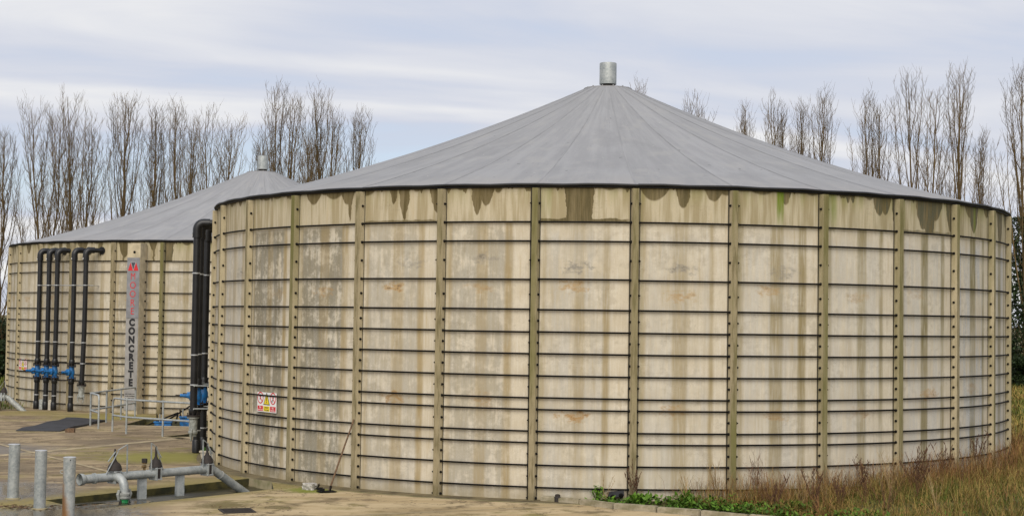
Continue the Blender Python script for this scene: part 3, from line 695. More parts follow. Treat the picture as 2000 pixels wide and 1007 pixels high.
# ------------------------------------------------------------------ lettered column on the far tank
THS = -.272
def wall_frame(T, th, r):
    """matrix with local x along the wall, local -y outwards, z up, origin on radius r"""
    return Matrix.Translation(T+Vector(polar(r, th, 0))) @ Matrix.Rotation(th, 4, 'Z')
colm = MB(); colm.box((0, .22, 2.89), (.50, .44, 6.08)); 
cobj = colm.build('sign_column', MAT['column'], tank2); cobj.matrix_local = Matrix.Translation(Vector(polar(10.25, THS, 0))) @ Matrix.Rotation(THS, 4, 'Z')
cb = MB()
for z in ROWS+BOLTS[1:-1]: cb.lathe([(.032, 0), (.032, .03), (.018, .045)], 6, (.25, .36, z), (1, 0, 0))
cb.lathe([(.045, 0), (.045, .012)], 12, (.02, 0, 5.62), (0, -1, 0))
tag(cb.build('bolt_heads', MAT['black_steel'], cobj), kind='stuff')
ctxfont = None
def text_mesh(body, size, mat, bold=0.0, xs=1.0, ext=.002, align='CENTER'):
    cu = bpy.data.curves.new('txt', 'FONT'); cu.body = body; cu.size = size; cu.align_x = align; cu.align_y = 'CENTER'; cu.offset = bold; cu.extrude = ext; cu.resolution_u = 4
    ob = bpy.data.objects.new('txt', cu); col.objects.link(ob)
    bpy.context.view_layer.update()
    me = bpy.data.meshes.new_from_object(ob.evaluated_get(bpy.context.evaluated_depsgraph_get()))
    bpy.data.objects.remove(ob); bpy.data.curves.remove(cu)
    me.materials.clear(); me.materials.append(mat)
    R = Matrix.Rotation(PI/2, 4, 'X')
    me.transform(R @ Matrix.Diagonal((xs, 1, 1, 1)))
    return me
sg = thing('company_sign', 'tall narrow grey metal sign with red and black vertical lettering', 'sign'); sg.matrix_world = wall_frame(T2, THS, 10.265)
zpx = lambda y: CAM_Z+(611.4-y)*52.5/2975+.05
MB().box((0, -.004, (zpx(503)+zpx(621))/2), (.475, .016, zpx(503)-zpx(621))).build('upper_plate', MAT['signmetal'], sg)
MB().box((0, -.004, (zpx(621.6)+zpx(800))/2), (.475, .016, zpx(621.6)-zpx(800))).build('lower_plate', MAT['signmetal2'], sg)
for ch, y in zip('MOORE', (540, 557.5, 574.5, 591.5, 608)):
    o = link('letter', text_mesh(ch, .33, MAT['red'], -.002, .78 if ch == 'M' else .92), sg, (0, -.016, zpx(y)))
for ch, y in zip('CONCRETE', (630, 646.5, 663.6, 681, 697.5, 714, 730.5, 747)):
    o = link('letter', text_mesh(ch, .325, MAT['black'], .020, .92), sg, (0, -.016, zpx(y)))
def prism2(pts, y0, y1):
    n = len(pts); m2 = MB(); m2.add([(x, y0, z) for x, z in pts]+[(x, y1, z) for x, z in pts], [tuple(range(n)), tuple(range(2*n-1, n-1, -1))]+[(i, n+i, n+(i+1) % n, (i+1) % n) for i in range(n)]); return m2
zb, zt_ = zpx(528.5), zpx(512.5)
for s in (-1, 1): prism2([(s*.20, zb), (s*.012, zb), (s*.105, zt_)][::s], -.018, -.012).build('logo_triangle', MAT['red'], sg)
prism2([(-.085, zt_+.005), (0, zb+.03), (.085, zt_+.005)], -.0215, -.013).build('logo_triangle', MAT['navy'], sg)
prism2([(-.096, zt_+.010), (0, zb+.012), (.096, zt_+.010)], -.0185, -.0165).build('logo_outline', MAT['white'], sg)
sl = MB()
for y in (768.5, 772.5, 777.5, 781):
    x = -.19
    while x < .19:
        wd = rng.uniform(.012, .03); sl.box((x+wd/2, -.014, zpx(y)), (wd, .004, .03)); x += wd+rng.choice([.006, .006, .02])
tag(sl.build('small_print', MAT['black'], sg), kind='stuff')

# ------------------------------------------------------------------ warning signs
def warning_sign(label, T, th, z0, wd, hg):
    s = thing('warning_sign', label, 'sign', group='warning signs on the tanks'); s.matrix_world = wall_frame(T, th, RP+.03) @ Matrix.Translation((0, 0, z0))
    MB().box((0, 0, 0), (wd, .012, hg)).build('board', MAT['white'], s)
    k = wd/.62
    for sx in (-1, 1):
        m2 = MB(); n = 28; ro, ri = .098*k, .080*k; c = (sx*.205*k, .07*k)
        for i in range(n):
            a, b2 = 2*PI*i/n, 2*PI*(i+1)/n
            m2.add([(c[0]+r*math.cos(q), -.0085, c[1]+r*math.sin(q)) for r, q in ((ri, a), (ro, a), (ro, b2), (ri, b2))], [(0, 3, 2, 1)])
        m2.bar((c[0]-.06*k, -.0095, c[1]+.062*k), (c[0]+.06*k, -.0095, c[1]-.062*k), .003, .016*k)
        m2.build('prohibition_ring', MAT['red'], s)
        m2 = MB()
        if sx < 0: m2.box((c[0]-.015*k, -.0075, c[1]-.005), (.014*k, .003, .07*k)); m2.box((c[0]-.015*k, -.0075, c[1]+.045*k), (.022*k, .003, .022*k)); m2.bar((c[0]-.015*k, -.0075, c[1]+.01), (c[0]+.03*k, -.0075, c[1]+.035*k), .003, .01*k)
        else: m2.bar((c[0]-.03*k, -.0075, c[1]-.045*k), (c[0]+.03*k, -.0075, c[1]+.03*k), .003, .013*k); m2.box((c[0]-.03*k, -.0075, c[1]-.045*k), (.03*k, .003, .03*k))
        m2.build('pictogram', MAT['black'], s)
        MB().box((c[0], -.0075, -.105*k), (.175*k, .004, .085*k)).build('label_block', MAT['red'], s)
        lines = ('No', 'unauthorised') if sx < 0 else ('No', 'smoking')
        for ln, dz, sz in zip(lines, (.018, -.02), (.05, .034 if sx < 0 else .042)):
            link('lettering', text_mesh(ln, sz*k, MAT['white'], 0, .9, .0008), s, (c[0], -.0105, (-.105+dz)*k))
    prism2([(-.105*k, -.042*k), (.105*k, -.042*k), (0, .165*k)], -.009, -.006).build('warning_triangle', MAT['black'], s)
    prism2([(-.083*k, -.029*k), (.083*k, -.029*k), (0, .137*k)], -.0105, -.007).build('triangle_face', MAT['yellow'], s)
    m2 = MB(); m2.box((0, -.011, .055*k), (.018*k, .003, .065*k)); m2.box((0, -.011, 0), (.018*k, .003, .02*k)); m2.build('exclamation_mark', MAT['black'], s)
    MB().box((0, -.0075, -.105*k), (.195*k, .004, .085*k)).build('label_block', MAT['yellow'], s)
    for ln, dz in (('DANGER', .018), ('Toxic gases', -.02)):
        link('lettering', text_mesh(ln, .036*k, MAT['black'], 0, .9, .0008), s, (0, -.0105, (-.105+dz)*k))
    return s
warning_sign('white warning sign with yellow triangle on the near tank wall', T1, -.890, 1.605, .80, .42)
warning_sign('small white warning sign on the far tank beside black pipes', T2, -.912, 1.56, .80, .42)

# ------------------------------------------------------------------ black standpipes
def arc(c, a, b2, n=6):
    c, a, b2 = Vector(c), Vector(a), Vector(b2); return [c + a*math.cos(PI/2*i/n) + b2*math.sin(PI/2*i/n) for i in range(n+1)]
def standpipe(label, T, th, r, foot_shift, valve, z_el=5.70, group='black standpipes on the tank walls', bow=.0, rad=.084, arm=None, lat=0.0):
    t = thing('standpipe', label, 'pipe', group=group); t.matrix_world = wall_frame(T, th, r)
    fx = foot_shift; L = arm or (r-RP)
    fn = lambda z: fx*(1-z/z_el)**1.2 + bow*math.sin(PI*z/z_el)
    zbot = 1.12 if not valve else 0.0
    # main run
    segs = [(zbot, z_el-.30)] if not valve else [(0.0, 1.16), (1.66, z_el-.30)]
    for a, b2 in segs:
        n = 10; MB().tube([(fn(a+(b2-a)*i/n), 0, a+(b2-a)*i/n) for i in range(n+1)], rad, 16).build('pipe_run', MAT['black_pipe'], t, True)
    # elbow with sockets and arm into the wall
    e = MB(); ang = lat; dv = Vector((math.sin(ang), math.cos(ang), 0))
    pts = [Vector((0, 0, z_el-.32)), Vector((0, 0, z_el-.16))] + [Vector((0, 0, z_el-.16)) + dv*(.16*(1-math.cos(PI/2*i/6))) + Vector((0, 0, .16*math.sin(PI/2*i/6))) for i in range(1, 7)] + [dv*.30+Vector((0, 0, z_el))]
    e.tube(pts, rad*1.26, 16)
    e.tube([(0, 0, z_el-.36), (0, 0, z_el-.24)], rad*1.34, 16)
    eb = e.build('elbow', MAT['black_pipe'], t, True)
    MB().tube([dv*.28+Vector((0, 0, z_el)), dv*(L/math.cos(ang)+.15)+Vector((0, 0, z_el))], rad, 16).build('arm', MAT['black_pipe'], t, True)
    MB().lathe([(rad*1.6, 0), (rad*1.6, .03)], 20, (0+dv.x*(L/math.cos(ang)), L-.035, z_el), (0, 1, 0)).build('wall_flange', MAT['black_pipe'], t)
    MB().box((-.02, -rad*1.36, z_el-.30), (.022, .012, .055)).build('elbow_tag', MAT['white'], t)
    zs = (4.45, 2.45, 1.75, .55) if valve else (4.45, 2.45, 1.72)
    for z in zs:
        MB().lathe([(rad+.002, 0), (rad+.011, .004), (rad+.011, .03), (rad+.002, .034)], 18, (fn(z), 0, z)).build('clamp', MAT['clamp'], t)
    if valve:
        for z, h in ((1.66, .20), (1.0, .18), (0, .34)):
            MB().lathe([(rad*1.02, 0), (rad*1.22, .02), (rad*1.22, h-.03), (rad*1.02, h)], 18, (fn(z), 0, z)).build('coupler', MAT['black_pipe'], t, True)
        x = fn(1.42); v = MB()
        v.lathe([(.142, -.235), (.142, -.205), (.088, -.20), (.09, -.10), (.108, -.05), (.108, .05), (.09, .10), (.088, .20), (.142, .205), (.142, .235)], 20, (x, 0, 1.42))
        vb = v.build('valve', MAT['blue'], t, True)
        # bonnet pointing outwards
        bmn = MB(); bmn.lathe([(.095, .06), (.095, .14), (.12, .145), (.12, .185), (.075, .20), (.05, .30), (.035, .38), (.042, .39), (.042, .43)], 16, (x, 0, 1.42), (-.08, -1, .02))
        bmn.build('bonnet', MAT['blue'], vb, True)
        MB().tube([Vector((x, 0, 1.42))+Vector((-.08, -1, .02)).normalized()*d for d in (.42, .55)], .018, 8).build('spindle', MAT['rustiron'], vb)
        fl = MB()
        for z in (1.20, 1.645): MB().lathe([(.155, 0), (.155, .022)], 20, (x, 0, z-.011)).build('flange_ring', MAT['rustiron'], vb)
        for z in (1.20, 1.645):
            for k in range(8): fl.lathe([(.014, -.06), (.014, .06)], 6, (x+.132*math.cos(k*PI/4), .132*math.sin(k*PI/4), z))
        tag(fl.build('flange_bolts', MAT['rustiron'], vb), kind='stuff')
    else:
        x = fn(1.1); MB().lathe([(rad*1.0, 1.15), (rad*1.3, 1.13), (rad*1.3, 1.05), (rad*1.0, 1.0)], 18, (x, 0, 0)).build('coupler', MAT['black_pipe'], t, True)
        fl = MB(); fl.lathe([(.165, .96), (.165, 1.0)], 20, (x, 0, 0))
        for k in range(8): fl.lathe([(.014, .92), (.014, 1.06)], 6, (x+.135*math.cos(k*PI/4), .135*math.sin(k*PI/4), 0))
        fl.build('flange_ring', MAT['rustiron'], t)
        q = MB(); q.lathe([(.15, .955), (.15, .925), (.105, .915), (.10, .62), (.118, .60), (.118, .56), (.095, .54), (.085, .48)], 18, (x, 0, 0)); q.build('hose_coupling', MAT['castgrey'], t, True)
        lv = MB()
        for s in (-1, 1): lv.tube([(x+s*.11, -.02, .66), (x+s*.15, -.03, .58), (x+s*.12, -.04, .42), (x+s*.09, -.04, .36)], [.025, .022, .018, .014], 8)
        lv.build('coupling_lever', MAT['castgrey'], t)
    return t
R2 = 10.25
far_pipes = [(-.7023, .0, True, 'black standpipe with blue valve, farthest left on the far tank'), (-.648, .0, True, 'second black standpipe from the left on the far tank, blue valve'),
             (-.603, .0, True, 'third black standpipe from the left on the far tank, blue valve'), (-.519, .0, True, 'black standpipe with blue valve beside the one ending above ground'),
             (-.467, -.10, False, 'bowed black pipe on the far tank ending in a hanging pale coupling')]
for th, fs, vl, lb in far_pipes: standpipe(lb, T2, th, R2, fs-(.02 if vl else 0), vl, bow=(.05 if not vl else .015), lat=.35 if vl else .5)
for th, fs, vl, lb in [(-1.43, -.08, False, 'bowed black pipe on the near tank ending in a large grey coupling'), (-1.515, -.02, True, 'black standpipe with blue valve just behind the near tank coupling'), (-1.60, .0, True, 'rearmost black standpipe on the near tank, against the wall')]:
    standpipe(lb, T1, th, 10.24, fs, vl, bow=.03 if not vl else .01, rad=.088)
def bracket(label, T, th_a, th_b, r, z, mat):
    t = thing('bracket_rail', label, 'bracket', group='pipe bracket rails'); t.location = T
    n = 8; MB().tube([polar(r, th_a+(th_b-th_a)*i/n, z) for i in range(n+1)], .018, 6).build('rail', mat, t)
    for th in (th_a+.01, (th_a+th_b)/2, th_b-.01): MB().tube([polar(RP+.0, th, z), polar(r, th, z)], .014, 6).build('stand_off', mat, t)
bracket('upper dark bracket rail behind the far tank pipes', T2, -.735, -.43, R2-.12, 1.72, MAT['rustiron'])
bracket('lower dark bracket rail behind the far tank pipes', T2, -.72, -.43, R2-.12, 1.12, MAT['rustiron'])
bracket('upper galvanised bracket rail behind the near tank pipes', T1, -1.63, -1.41, 10.22, 1.72, MAT['galv'])
bracket('lower galvanised bracket rail behind the near tank pipes', T1, -1.63, -1.41, 10.22, 1.16, MAT['galv'])
bracket('thin tie wire round the far tank pipes near their tops', T2, -.70, -.44, R2-.1, 4.46, MAT['clamp'])

# small things at the feet of the pipes
st = MB(); st.lathe([(.095, -.05), (.095, .34), (.085, .36)], 14, (0, 0, 0)); o = st.build('drain_stub', MAT['castgrey'], None, True, tuple(T2+Vector(polar(10.22, -.675, .05)))); tag(o, 'short grey pipe stub between the feet of the black pipes', 'pipe')
bm_ = MB(); bm_.box((0, 0, .16), (.14, .12, .36), taper=.92); bm_.box((0, 0, .35), (.1, .08, .03)); o = bm_.build('marker_post', MAT['pot'], None, False, tuple(T2+Vector(polar(10.22, -.6255, .05)))); tag(o, 'short pale marker post between black pipe feet', 'post')
pt = thing('planter', 'small pale trough with moss beside the near tank pipes', 'planter', (-7.22, 36.75, 0))
m2 = MB(); m2.add([], []); m2.box((0, 0, .085), (.30, .2, .17), taper=1.18); m2.box((0, 0, .185), (.40, .28, .035)); m2.build('trough', MAT['pot'], pt)
rm_ = random.Random(2); ms = MB()
for k in range(40):
    a = rm_.uniform(0, 6.28); x, y = rm_.uniform(-.15, .15), rm_.uniform(-.1, .1)
    ms.add([(x-.03, y, .2), (x+.03, y, .2), (x+.03*math.cos(a), y+.03*math.sin(a), .2+rm_.uniform(.04, .1))], [(0, 1, 2)])
ms.build('moss', MAT['leaf'], pt)

# ------------------------------------------------------------------ galvanised pipe over the channel
A = Vector((-7.98, 28.52, .36)); B = Vector((-6.07, 30.77, .36)); D = (B-A).normalized(); Nn = Vector((D.y, -D.x, 0))   # Nn points towards the camera side
C_ = Vector((-5.30, 31.72, -.32)); up = Vector((0, 0, 1))
gp = thing('outlet_pipe', 'long galvanised outlet pipe with three gate valves over the wet channel', 'pipe')
PR = .083
def along(px): return A.lerp(B, (px-168)/(411-168))
MB().tube([A+D*.02, along(226)], PR, 20, cap=False).build('pipe_run', MAT['galv'], gp, True)
m2 = MB(); m2.tube([A-D*.02, A-D*.0, A+D*.06, A+D*.10], [PR+.028, PR+.03, PR+.022, PR+.001], 24, cap=False); m2.tube([A+D*.12, A-D*.02], [PR-.018, PR+.018], 24, cap=False); m2.build('end_collar', MAT['galv'], gp, True)
MB().tube([A+D*.14, A+D*.13], PR-.01, 20).build('end_shadow_cap', MAT['rustiron'], gp)
MB().tube([along(235), along(304)], PR, 20).build('pipe_run', MAT['galv'], gp, True)
MB().tube([along(312), along(408)], PR, 20).build('pipe_run', MAT['galv'], gp, True)
MB().tube([along(414), B+D*.10, B+D*.20-up*.05, C_], PR, 20).build('pipe_run', MAT['galv'], gp, True)
MB().tube([along(193)-D*.02, along(193)+D*.02], PR+.018, 20).build('clamp_band', MAT['galv'], gp, True)
dd = (C_-(B+D*.2-up*.05)).normalized(); q = B+D*.2-up*.05+dd*.16
MB().tube([q, q+dd*.025], PR+.006, 20).build('weld_ring', MAT['clamp'], gp)
def gate(px, lean, big=1.0):
    c = along(px); R = Matrix((Nn, D, up)).transposed()
    v = MB()
    for s in (-1, 1):
        v.box(c+D*s*.05, (.25, .018, .25), rot=R)
    vo = v.build('gate_valve', MAT['galv'], gp)
    k = MB(); k.box(c, (.20, .075, .20), rot=R); k.build('valve_body', MAT['rustiron'], vo)
    k = MB()
    for sx in (-1, 1):
        for sz in (-1, 1): k.tube([c+Nn*sx*.105+up*sz*.105-D*.08, c+Nn*sx*.105+up*sz*.105+D*.08], .012, 6)
    k.build('tie_bolt', MAT['clamp'], vo)
    k = MB(); k.lathe([(.125*big, .125), (.125*big, .145), (.118*big, .155), (.112*big, .20), (.085*big, .25), (.045*big, .285), (.026, .33), (.02, .50), (.012, .53)], 18, c); k.build('bonnet', MAT['rustiron'], vo, True)
    # quick-action lever frame
    l = MB(); top = c+up*.50
    fo = c-D*.27*lean+up*.0; bk = c+D*.24*lean+up*.12
    l.bar(fo+Nn*.05, top+Nn*.05+D*.05*lean, .022, .012); l.bar(top+Nn*.05+D*.02*lean, top+D*.24*lean+up*.10+Nn*.05, .022, .012)
    l.bar(top+D*.24*lean+up*.10+Nn*.05, bk+Nn*.06-up*.05, .026, .012); l.bar(bk+Nn*.06-up*.05, bk-D*.06*lean+Nn*.04-up*.14, .026, .012)
    l.bar(top+Nn*.02-up*.02, c-D*.17*lean+up*.30+Nn*.03, .022, .014)
    l.build('lever_frame', MAT['galv'], vo)
gate(230, 1.0, 1.12); gate(308, -.62); gate(411, -.62)
# small brass tap
c = along(286); t = MB(); t.tube([c+up*.06, c+up*.17], .024, 10); t.tube([c+up*.15-D*.05, c+up*.15+D*.03], .03, 10); t.lathe([(.035, 0), (.05, .01), (.05, .09), (.045, .095)], 8, c+up*.2); o = t.build('bleed_tap', MAT['brass'], gp)
MB().lathe([(.054, 0), (.056, .03), (.056, .075), (.05, .08)], 8, c+up*.225).build('tap_cap', MAT['rustiron'], gp)
# down-turned branch with hose
c = along(230); el_ = [c, c+Nn*.10]
for i in range(1, 8):
    a = PI/2*i/7; el_.append(c+Nn*.10+Nn*.22*math.sin(a)-up*.20*(1-math.cos(a)))
el_.append(el_[-1]-up*.08)
MB().tube(el_, [PR+.004]*3+[PR]*6+[PR], 18).build('branch_elbow', MAT['galv'], gp, True)
e = el_[-1]; m2 = MB(); m2.lathe([(PR, .02), (PR+.03, .0), (PR+.03, -.035), (PR+.01, -.045), (PR+.012, -.06), (PR+.028, -.07), (PR+.026, -.10), (PR, -.115)], 20, e); m2.build('branch_coupling', MAT['castgrey'], gp, True)
lv = MB()
for s in (-1, 1): lv.tube([e+D*s*.11+up*.06, e+D*s*.15-up*.02, e+D*s*.12-up*.12, e+D*s*(.17 if s > 0 else .1)-up*(.22 if s > 0 else .14)], [.03, .028, .024, .018], 8)
lv.build('coupling_lever', MAT['castgrey'], gp)
h = MB()
for k in range(6): h.lathe([(.078, -.012), (.088, 0), (.078, .012)], 18, e-up*(.125+.024*k))
hs = h.build('hose_tail', MAT['hose'], gp, True)
MB().box(e-D*.075-up*.17, (.05, .07, .09)).build('hose_clip', MAT['rustiron'], gp)
for px in (284, 358):
    c = along(px); m2 = MB(); base = -.20; hgt = c.z-PR+.03-base
    R = Matrix.Rotation(.62, 3, 'Z')
    m2.box((c.x, c.y, base+hgt/2), (.15, .012, hgt), rot=R)
    for s in (-1, 1): m2.box(Vector((c.x, c.y, base+hgt/2))+R @ Vector((s*.075, .045, 0)), (.012, .09, hgt), rot=R)
    o = m2.build('support_post', MAT['galv'], gp)
# second outlet beside the far tank
A2 = Vector((-19.4, 53.2, .47)); B2 = Vector((-17.75, 53.75, .47)); C2 = Vector((-16.95, 53.55, -.1))
gp2 = thing('outlet_pipe', 'grey outlet pipe with dark gate valve at left foot of far tank', 'pipe')
MB().tube([A2, B2, B2+Vector((.12, -.02, -.06)), C2], .10, 18).build('pipe_run', MAT['castgrey'], gp2, True)
k = MB(); k.box(B2-Vector((.1, 0, 0)), (.06, .28, .28)); k.box(B2+Vector((.0, 0, 0)), (.03, .28, .28)); vo = k.build('gate_valve', MAT['galv'], gp2)
MB().lathe([(.13, .13), (.12, .2), (.05, .32), (.02, .36), (.02, .6)], 14, B2-Vector((.05, 0, 0))).build('bonnet', MAT['rustiron'], vo, True)
MB().tube([B2+Vector((.1, -.05, .12)), B2+Vector((-.02, -.05, .56)), B2+Vector((-.2, -.05, .3))], .012, 6).build('lever_frame', MAT['galv'], vo)
MB().box((-18.55, 53.25, .17), (1.5, .5, .34)).build('pipe_plinth', MAT['footing'], gp2)

# ------------------------------------------------------------------ bollards
for i, (x, y, hgt, lb, rust) in enumerate([(-9.203, 28.444, 1.01, 'leftmost of three galvanised steel bollards in the yard', 0.), (-8.269, 27.026, 1.03, 'middle galvanised bollard between two others', 0.), (-7.42, 25.85, 1.03, 'rust-streaked galvanised bollard nearest the pipe', 1.)]):
    t = thing('bollard', lb, 'bollard', (x, y, 0), 'galvanised bollards')
    o = MB().lathe([(.103, -.2), (.103, hgt-.012)], 32).build('post', MAT['galv'], t, True); o['rust'] = rust
    o.rotation_euler = (0, [.012, .006, .0][i], 0)
    MB().lathe([(.106, hgt-.013), (.106, hgt-.004), (.098, hgt)], 32).build('cap', MAT['clamp'], t, True)
    MB().lathe([(.15, -.02), (.14, .012), (.104, .022)], 20).build('mortar_collar', MAT['footing'], t)
    if i == 2:
        MB().tube([(-.10+(-.05)*math.sin(PI*k/8), -.02, hgt-.25+.03*math.cos(PI*k/8)) for k in range(9)], .006, 6).build('chain_eye', MAT['galv'], t)
        MB().lathe([(.011, 0), (.011, .004)], 10, (.04, -.0965, hgt-.045), (.3, -1, 0)).build('bolt_hole', MAT['black'], t)

# ------------------------------------------------------------------ handrails
def rail_thing(label, posts, runs, hgt=1.0):
    t = thing('handrail', label, 'handrail', (posts[0][0], posts[0][1], 0), 'galvanised handrails round the pit')
    o0 = Vector((posts[0][0], posts[0][1], 0))
    for p in posts:
        MB().tube([Vector((*p, -.02))-o0, Vector((*p, hgt))-o0], .029, 10).build('rail_post', MAT['galv'], t, True)
    for pts in runs: MB().tube([Vector(p)-o0 for p in pts], .029, 10).build('rail', MAT['galv'], t, True)
    for p in posts: 
        for z in (hgt, .5): MB().lathe([(.034, -.035), (.034, .035)], 10, Vector((*p, z-.01))-o0).build('fitting', MAT['galv'], t)
def bend(a, b2, c, z0, z1, r=.12):
    """rail from a to b at height z1 that turns down into the ground at b"""
    a, b2 = Vector((*a, z1)), Vector((*b2, z1)); d = (b2-a).normalized(); pts = [a, b2-d*r]
    for i in range(1, 6):
        q = PI/2*i/5; pts.append(b2-d*r+d*r*math.sin(q)-Vector((0, 0, r*(1-math.cos(q)))))
    pts.append(Vector((b2.x, b2.y, z0))); return pts
pa = [(-12.86, 46.9), (-12.76, 48.35), (-12.68, 49.85)]
rail_thing('farther galvanised handrail running back towards the lettered sign', pa,
           [bend(pa[0], (-12.50, 51.0), None, 0, 1.0), [(*pa[0], .48), (-12.50, 51.0, .48)], bend(pa[0], (-12.30, 45.75), None, 0, 1.0, .16), [(*pa[0], .48), (-12.30, 45.75, .48)]])
pb = [(-11.02, 43.98), (-9.80, 43.22), (-8.75, 42.55)]
rail_thing('nearer galvanised handrail along the pit beside the near tank pipes', pb,
           [[(*pb[0], .98), (-8.40, 42.33, .98)], [(*pb[0], .48), (-8.40, 42.33, .48)], bend(pb[0], (-11.62, 44.75), None, 0, .98, .16), [(*pb[0], .48), (-11.62, 44.75, .48)]])

# ------------------------------------------------------------------ pit machinery, mat, small things
def blue_unit(label, loc, rz, sx, tall):
    t = thing('sluice_unit', label, 'machine', loc, 'blue units in the pit', rz)
    m2 = MB(); m2.box((0, 0, -.12), (sx, .42, .56)); m2.box((0, 0, .175), (sx+.06, .48, .03)); m2.build('housing', MAT['blue'], t)
    m2 = MB(); m2.box((0, -.222, -.04), (sx*.7, .02, .2)); m2.build('front_plate', MAT['blue'], t)
    l = MB(); l.bar((-.75, 0, -.05), (.45, 0, tall), .06, .05); l.bar((.45, 0, tall), (.38, 0, .12), .06, .05); l.bar((-.2, .12, .2), (-.2, .02, .4), .04, .03); l.build('lever_arm', MAT['black_steel'], t)
    MB().tube([(-.1, -.1, .19), (-.1, -.1, .42)], .02, 8).build('spindle', MAT['castgrey'], t)
blue_unit('blue machine box with black lever nearer the sign', (-10.86, 47.95, -.09), .12, .50, .46)
blue_unit('taller blue machine box with black lever nearer the near tank', (-10.28, 48.6, .03), .12, .36, .74)
blue_unit('blue box low in the pit behind the near tank pipes', (-8.75, 43.6, -.22), .9, .5, .55)
mt = MB(); Mz = .05
q = [(-14.35, 44.45), (-13.08, 44.48), (-12.90, 48.75), (-14.30, 49.4)]
N_ = 10; tv = []
for j in range(N_+1):
    for i in range(5):
        a = Vector((*q[0], 0)).lerp(Vector((*q[3], 0)), j/N_); b2 = Vector((*q[1], 0)).lerp(Vector((*q[2], 0)), j/N_); p = a.lerp(b2, i/4)
        tv.append((p.x+rng.uniform(-.02, .02), p.y, .02+.045*(0 if j in (0,) else 1)*(.6+.4*math.sin(j*1.3+i))+ .03*(j/N_)))
tf = [(j*5+i, j*5+i+1, (j+1)*5+i+1, (j+1)*5+i) for j in range(N_) for i in range(4)]
mt.add(tv, tf)
rim_i = [i for i in range(5)] + [j*5+4 for j in range(1, N_+1)] + [N_*5+i for i in range(3, -1, -1)] + [j*5 for j in range(N_-1, 0, -1)]
for a, b2 in zip(rim_i, rim_i[1:]+rim_i[:1]): mt.add([tv[a], tv[b2], (tv[b2][0], tv[b2][1], .0), (tv[a][0], tv[a][1], .0)], [(3, 2, 1, 0)])
tag(mt.build('rubber_mat', MAT['rubber'], None, True), 'large dark rubber mat lying on the concrete yard', 'mat')
bl = MB(); bl.box((0, 0, .06), (.20, .14, .12)); bl.box((-.13, .0, .05), (.06, .12, .1), taper=.9); tag(bl.build('wood_block', MAT['wood'], None, False, (-12.68, 44.25, 0)), 'small brown block on the yard beside the rubber mat', 'block')

bs = thing('shovel', 'long wooden-handled tool leaning against the near tank wall', 'tool', (-3.54, 30.22, 0))
MB().tube([(0, 0, .03), (.14, .13, .5), (.42, .40, 1.41)], [.019, .018, .016], 10).build('handle', MAT['wood'], bs, True)
m2 = MB(); m2.box((-.05, -.03, .018), (.34, .24, .012), rot=Matrix.Rotation(.5, 3, 'Z')); m2.tube([(0, 0, .01), (.03, .03, .12)], .026, 8); m2.box((-.13, -.08, .05), (.03, .2, .07), rot=Matrix.Rotation(.5, 3, 'Z')); m2.build('blade', MAT['black_steel'], bs)
rb = bmesh.new(); bmesh.ops.create_cube(rb, size=1); bmesh.ops.subdivide_edges(rb, edges=rb.edges[:], cuts=3, use_grid_fill=True)
r3 = random.Random(5)
for v in rb.verts: v.co = Vector((v.co.x*.26, v.co.y*.18, v.co.z*.13)) + Vector((r3.uniform(-.014, .014), r3.uniform(-.014, .014), r3.uniform(-.014, .014)))
me = bpy.data.meshes.new('broken_block'); rb.to_mesh(me); rb.free(); me.materials.append(MAT['rubble'])
tag(link('broken_block', me, None, (-3.98, 30.62, .06), -.5), 'rough pale broken concrete block at the wall foot', 'block')
sk = MB()
for a, b2 in (((0, 0, .02), (.1, .02, .1)), ((.04, 0, .02), (.09, -.03, .14)), ((.02, .03, .02), (.15, .05, .05))): sk.bar(a, b2, .018, .014)
sk.box((.09, 0, .03), (.08, .06, .06)); tag(sk.build('scrap_metal', MAT['black_steel'], None, False, (-3.86, 30.5, 0)), 'small dark scrap pieces beside the broken block', 'scrap')
vb = thing('vent_block', 'black plastic twin-ended block lying on the verge by the wall', 'block', (2.03, 29.02, float(height(2.03, 29.02))+.13), rz=.1)
MB().box((0, 0, 0), (.30, .12, .10), rot=Matrix.Rotation(-.14, 3, 'Y')).build('casing', MAT['rubber'], vb)
m2 = MB()
for sx in (-.07, .09): m2.lathe([(.045, 0), (.045, .03), (.03, .035)], 12, (sx, -.055, -.03+sx*.14), (0, -1, -.4))
m2.build('socket', MAT['black_steel'], vb)
wm = MB(); wm.lathe([(.07, 0), (.07, .1), (.05, .12), (.05, .15), (.025, .16)], 12); tag(wm.build('pipe_cap', MAT['rustiron'], None, False, (.93, 29.05, .0)), 'small dark capped stub at the wall foot by the kerb end', 'pipe stub')
# leaf litter by the bollards
lt = MB(); r4 = random.Random(8)
def litter(m3, cx, cy, sx, sy, n, z, smin=.02, smax=.06):
    for _ in range(n):
        x, y = r4.gauss(cx, sx), r4.gauss(cy, sy); a = r4.uniform(0, 6.28); s = r4.uniform(smin, smax)
        d = Vector((math.cos(a), math.sin(a), 0)); nn = Vector((-d.y, d.x, 0)); p = Vector((x, y, z))
        m3.add([p-d*s, p+nn*s*.35+Vector((0, 0, r4.uniform(.002, .015))), p+d*s, p-nn*s*.35+Vector((0, 0, r4.uniform(.002, .012)))], [(0, 1, 2, 3)])
litter(lt, -8.75, 27.2, .35, .16, 150, .006); litter(lt, -7.9, 27.3, .5, .3, 60, .006); litter(lt, -7.4, 27.6, .4, .35, 40, -.08); litter(lt, -4.7, 27.5, .35, .15, 30, .012, .015, .035); litter(lt, -3.0, 29.8, 1.2, .5, 30, .006, .01, .03)
tag(lt.build('leaf_litter', MAT['wood']), 'scattered brown leaf litter on the wet concrete', 'litter', kind='stuff')

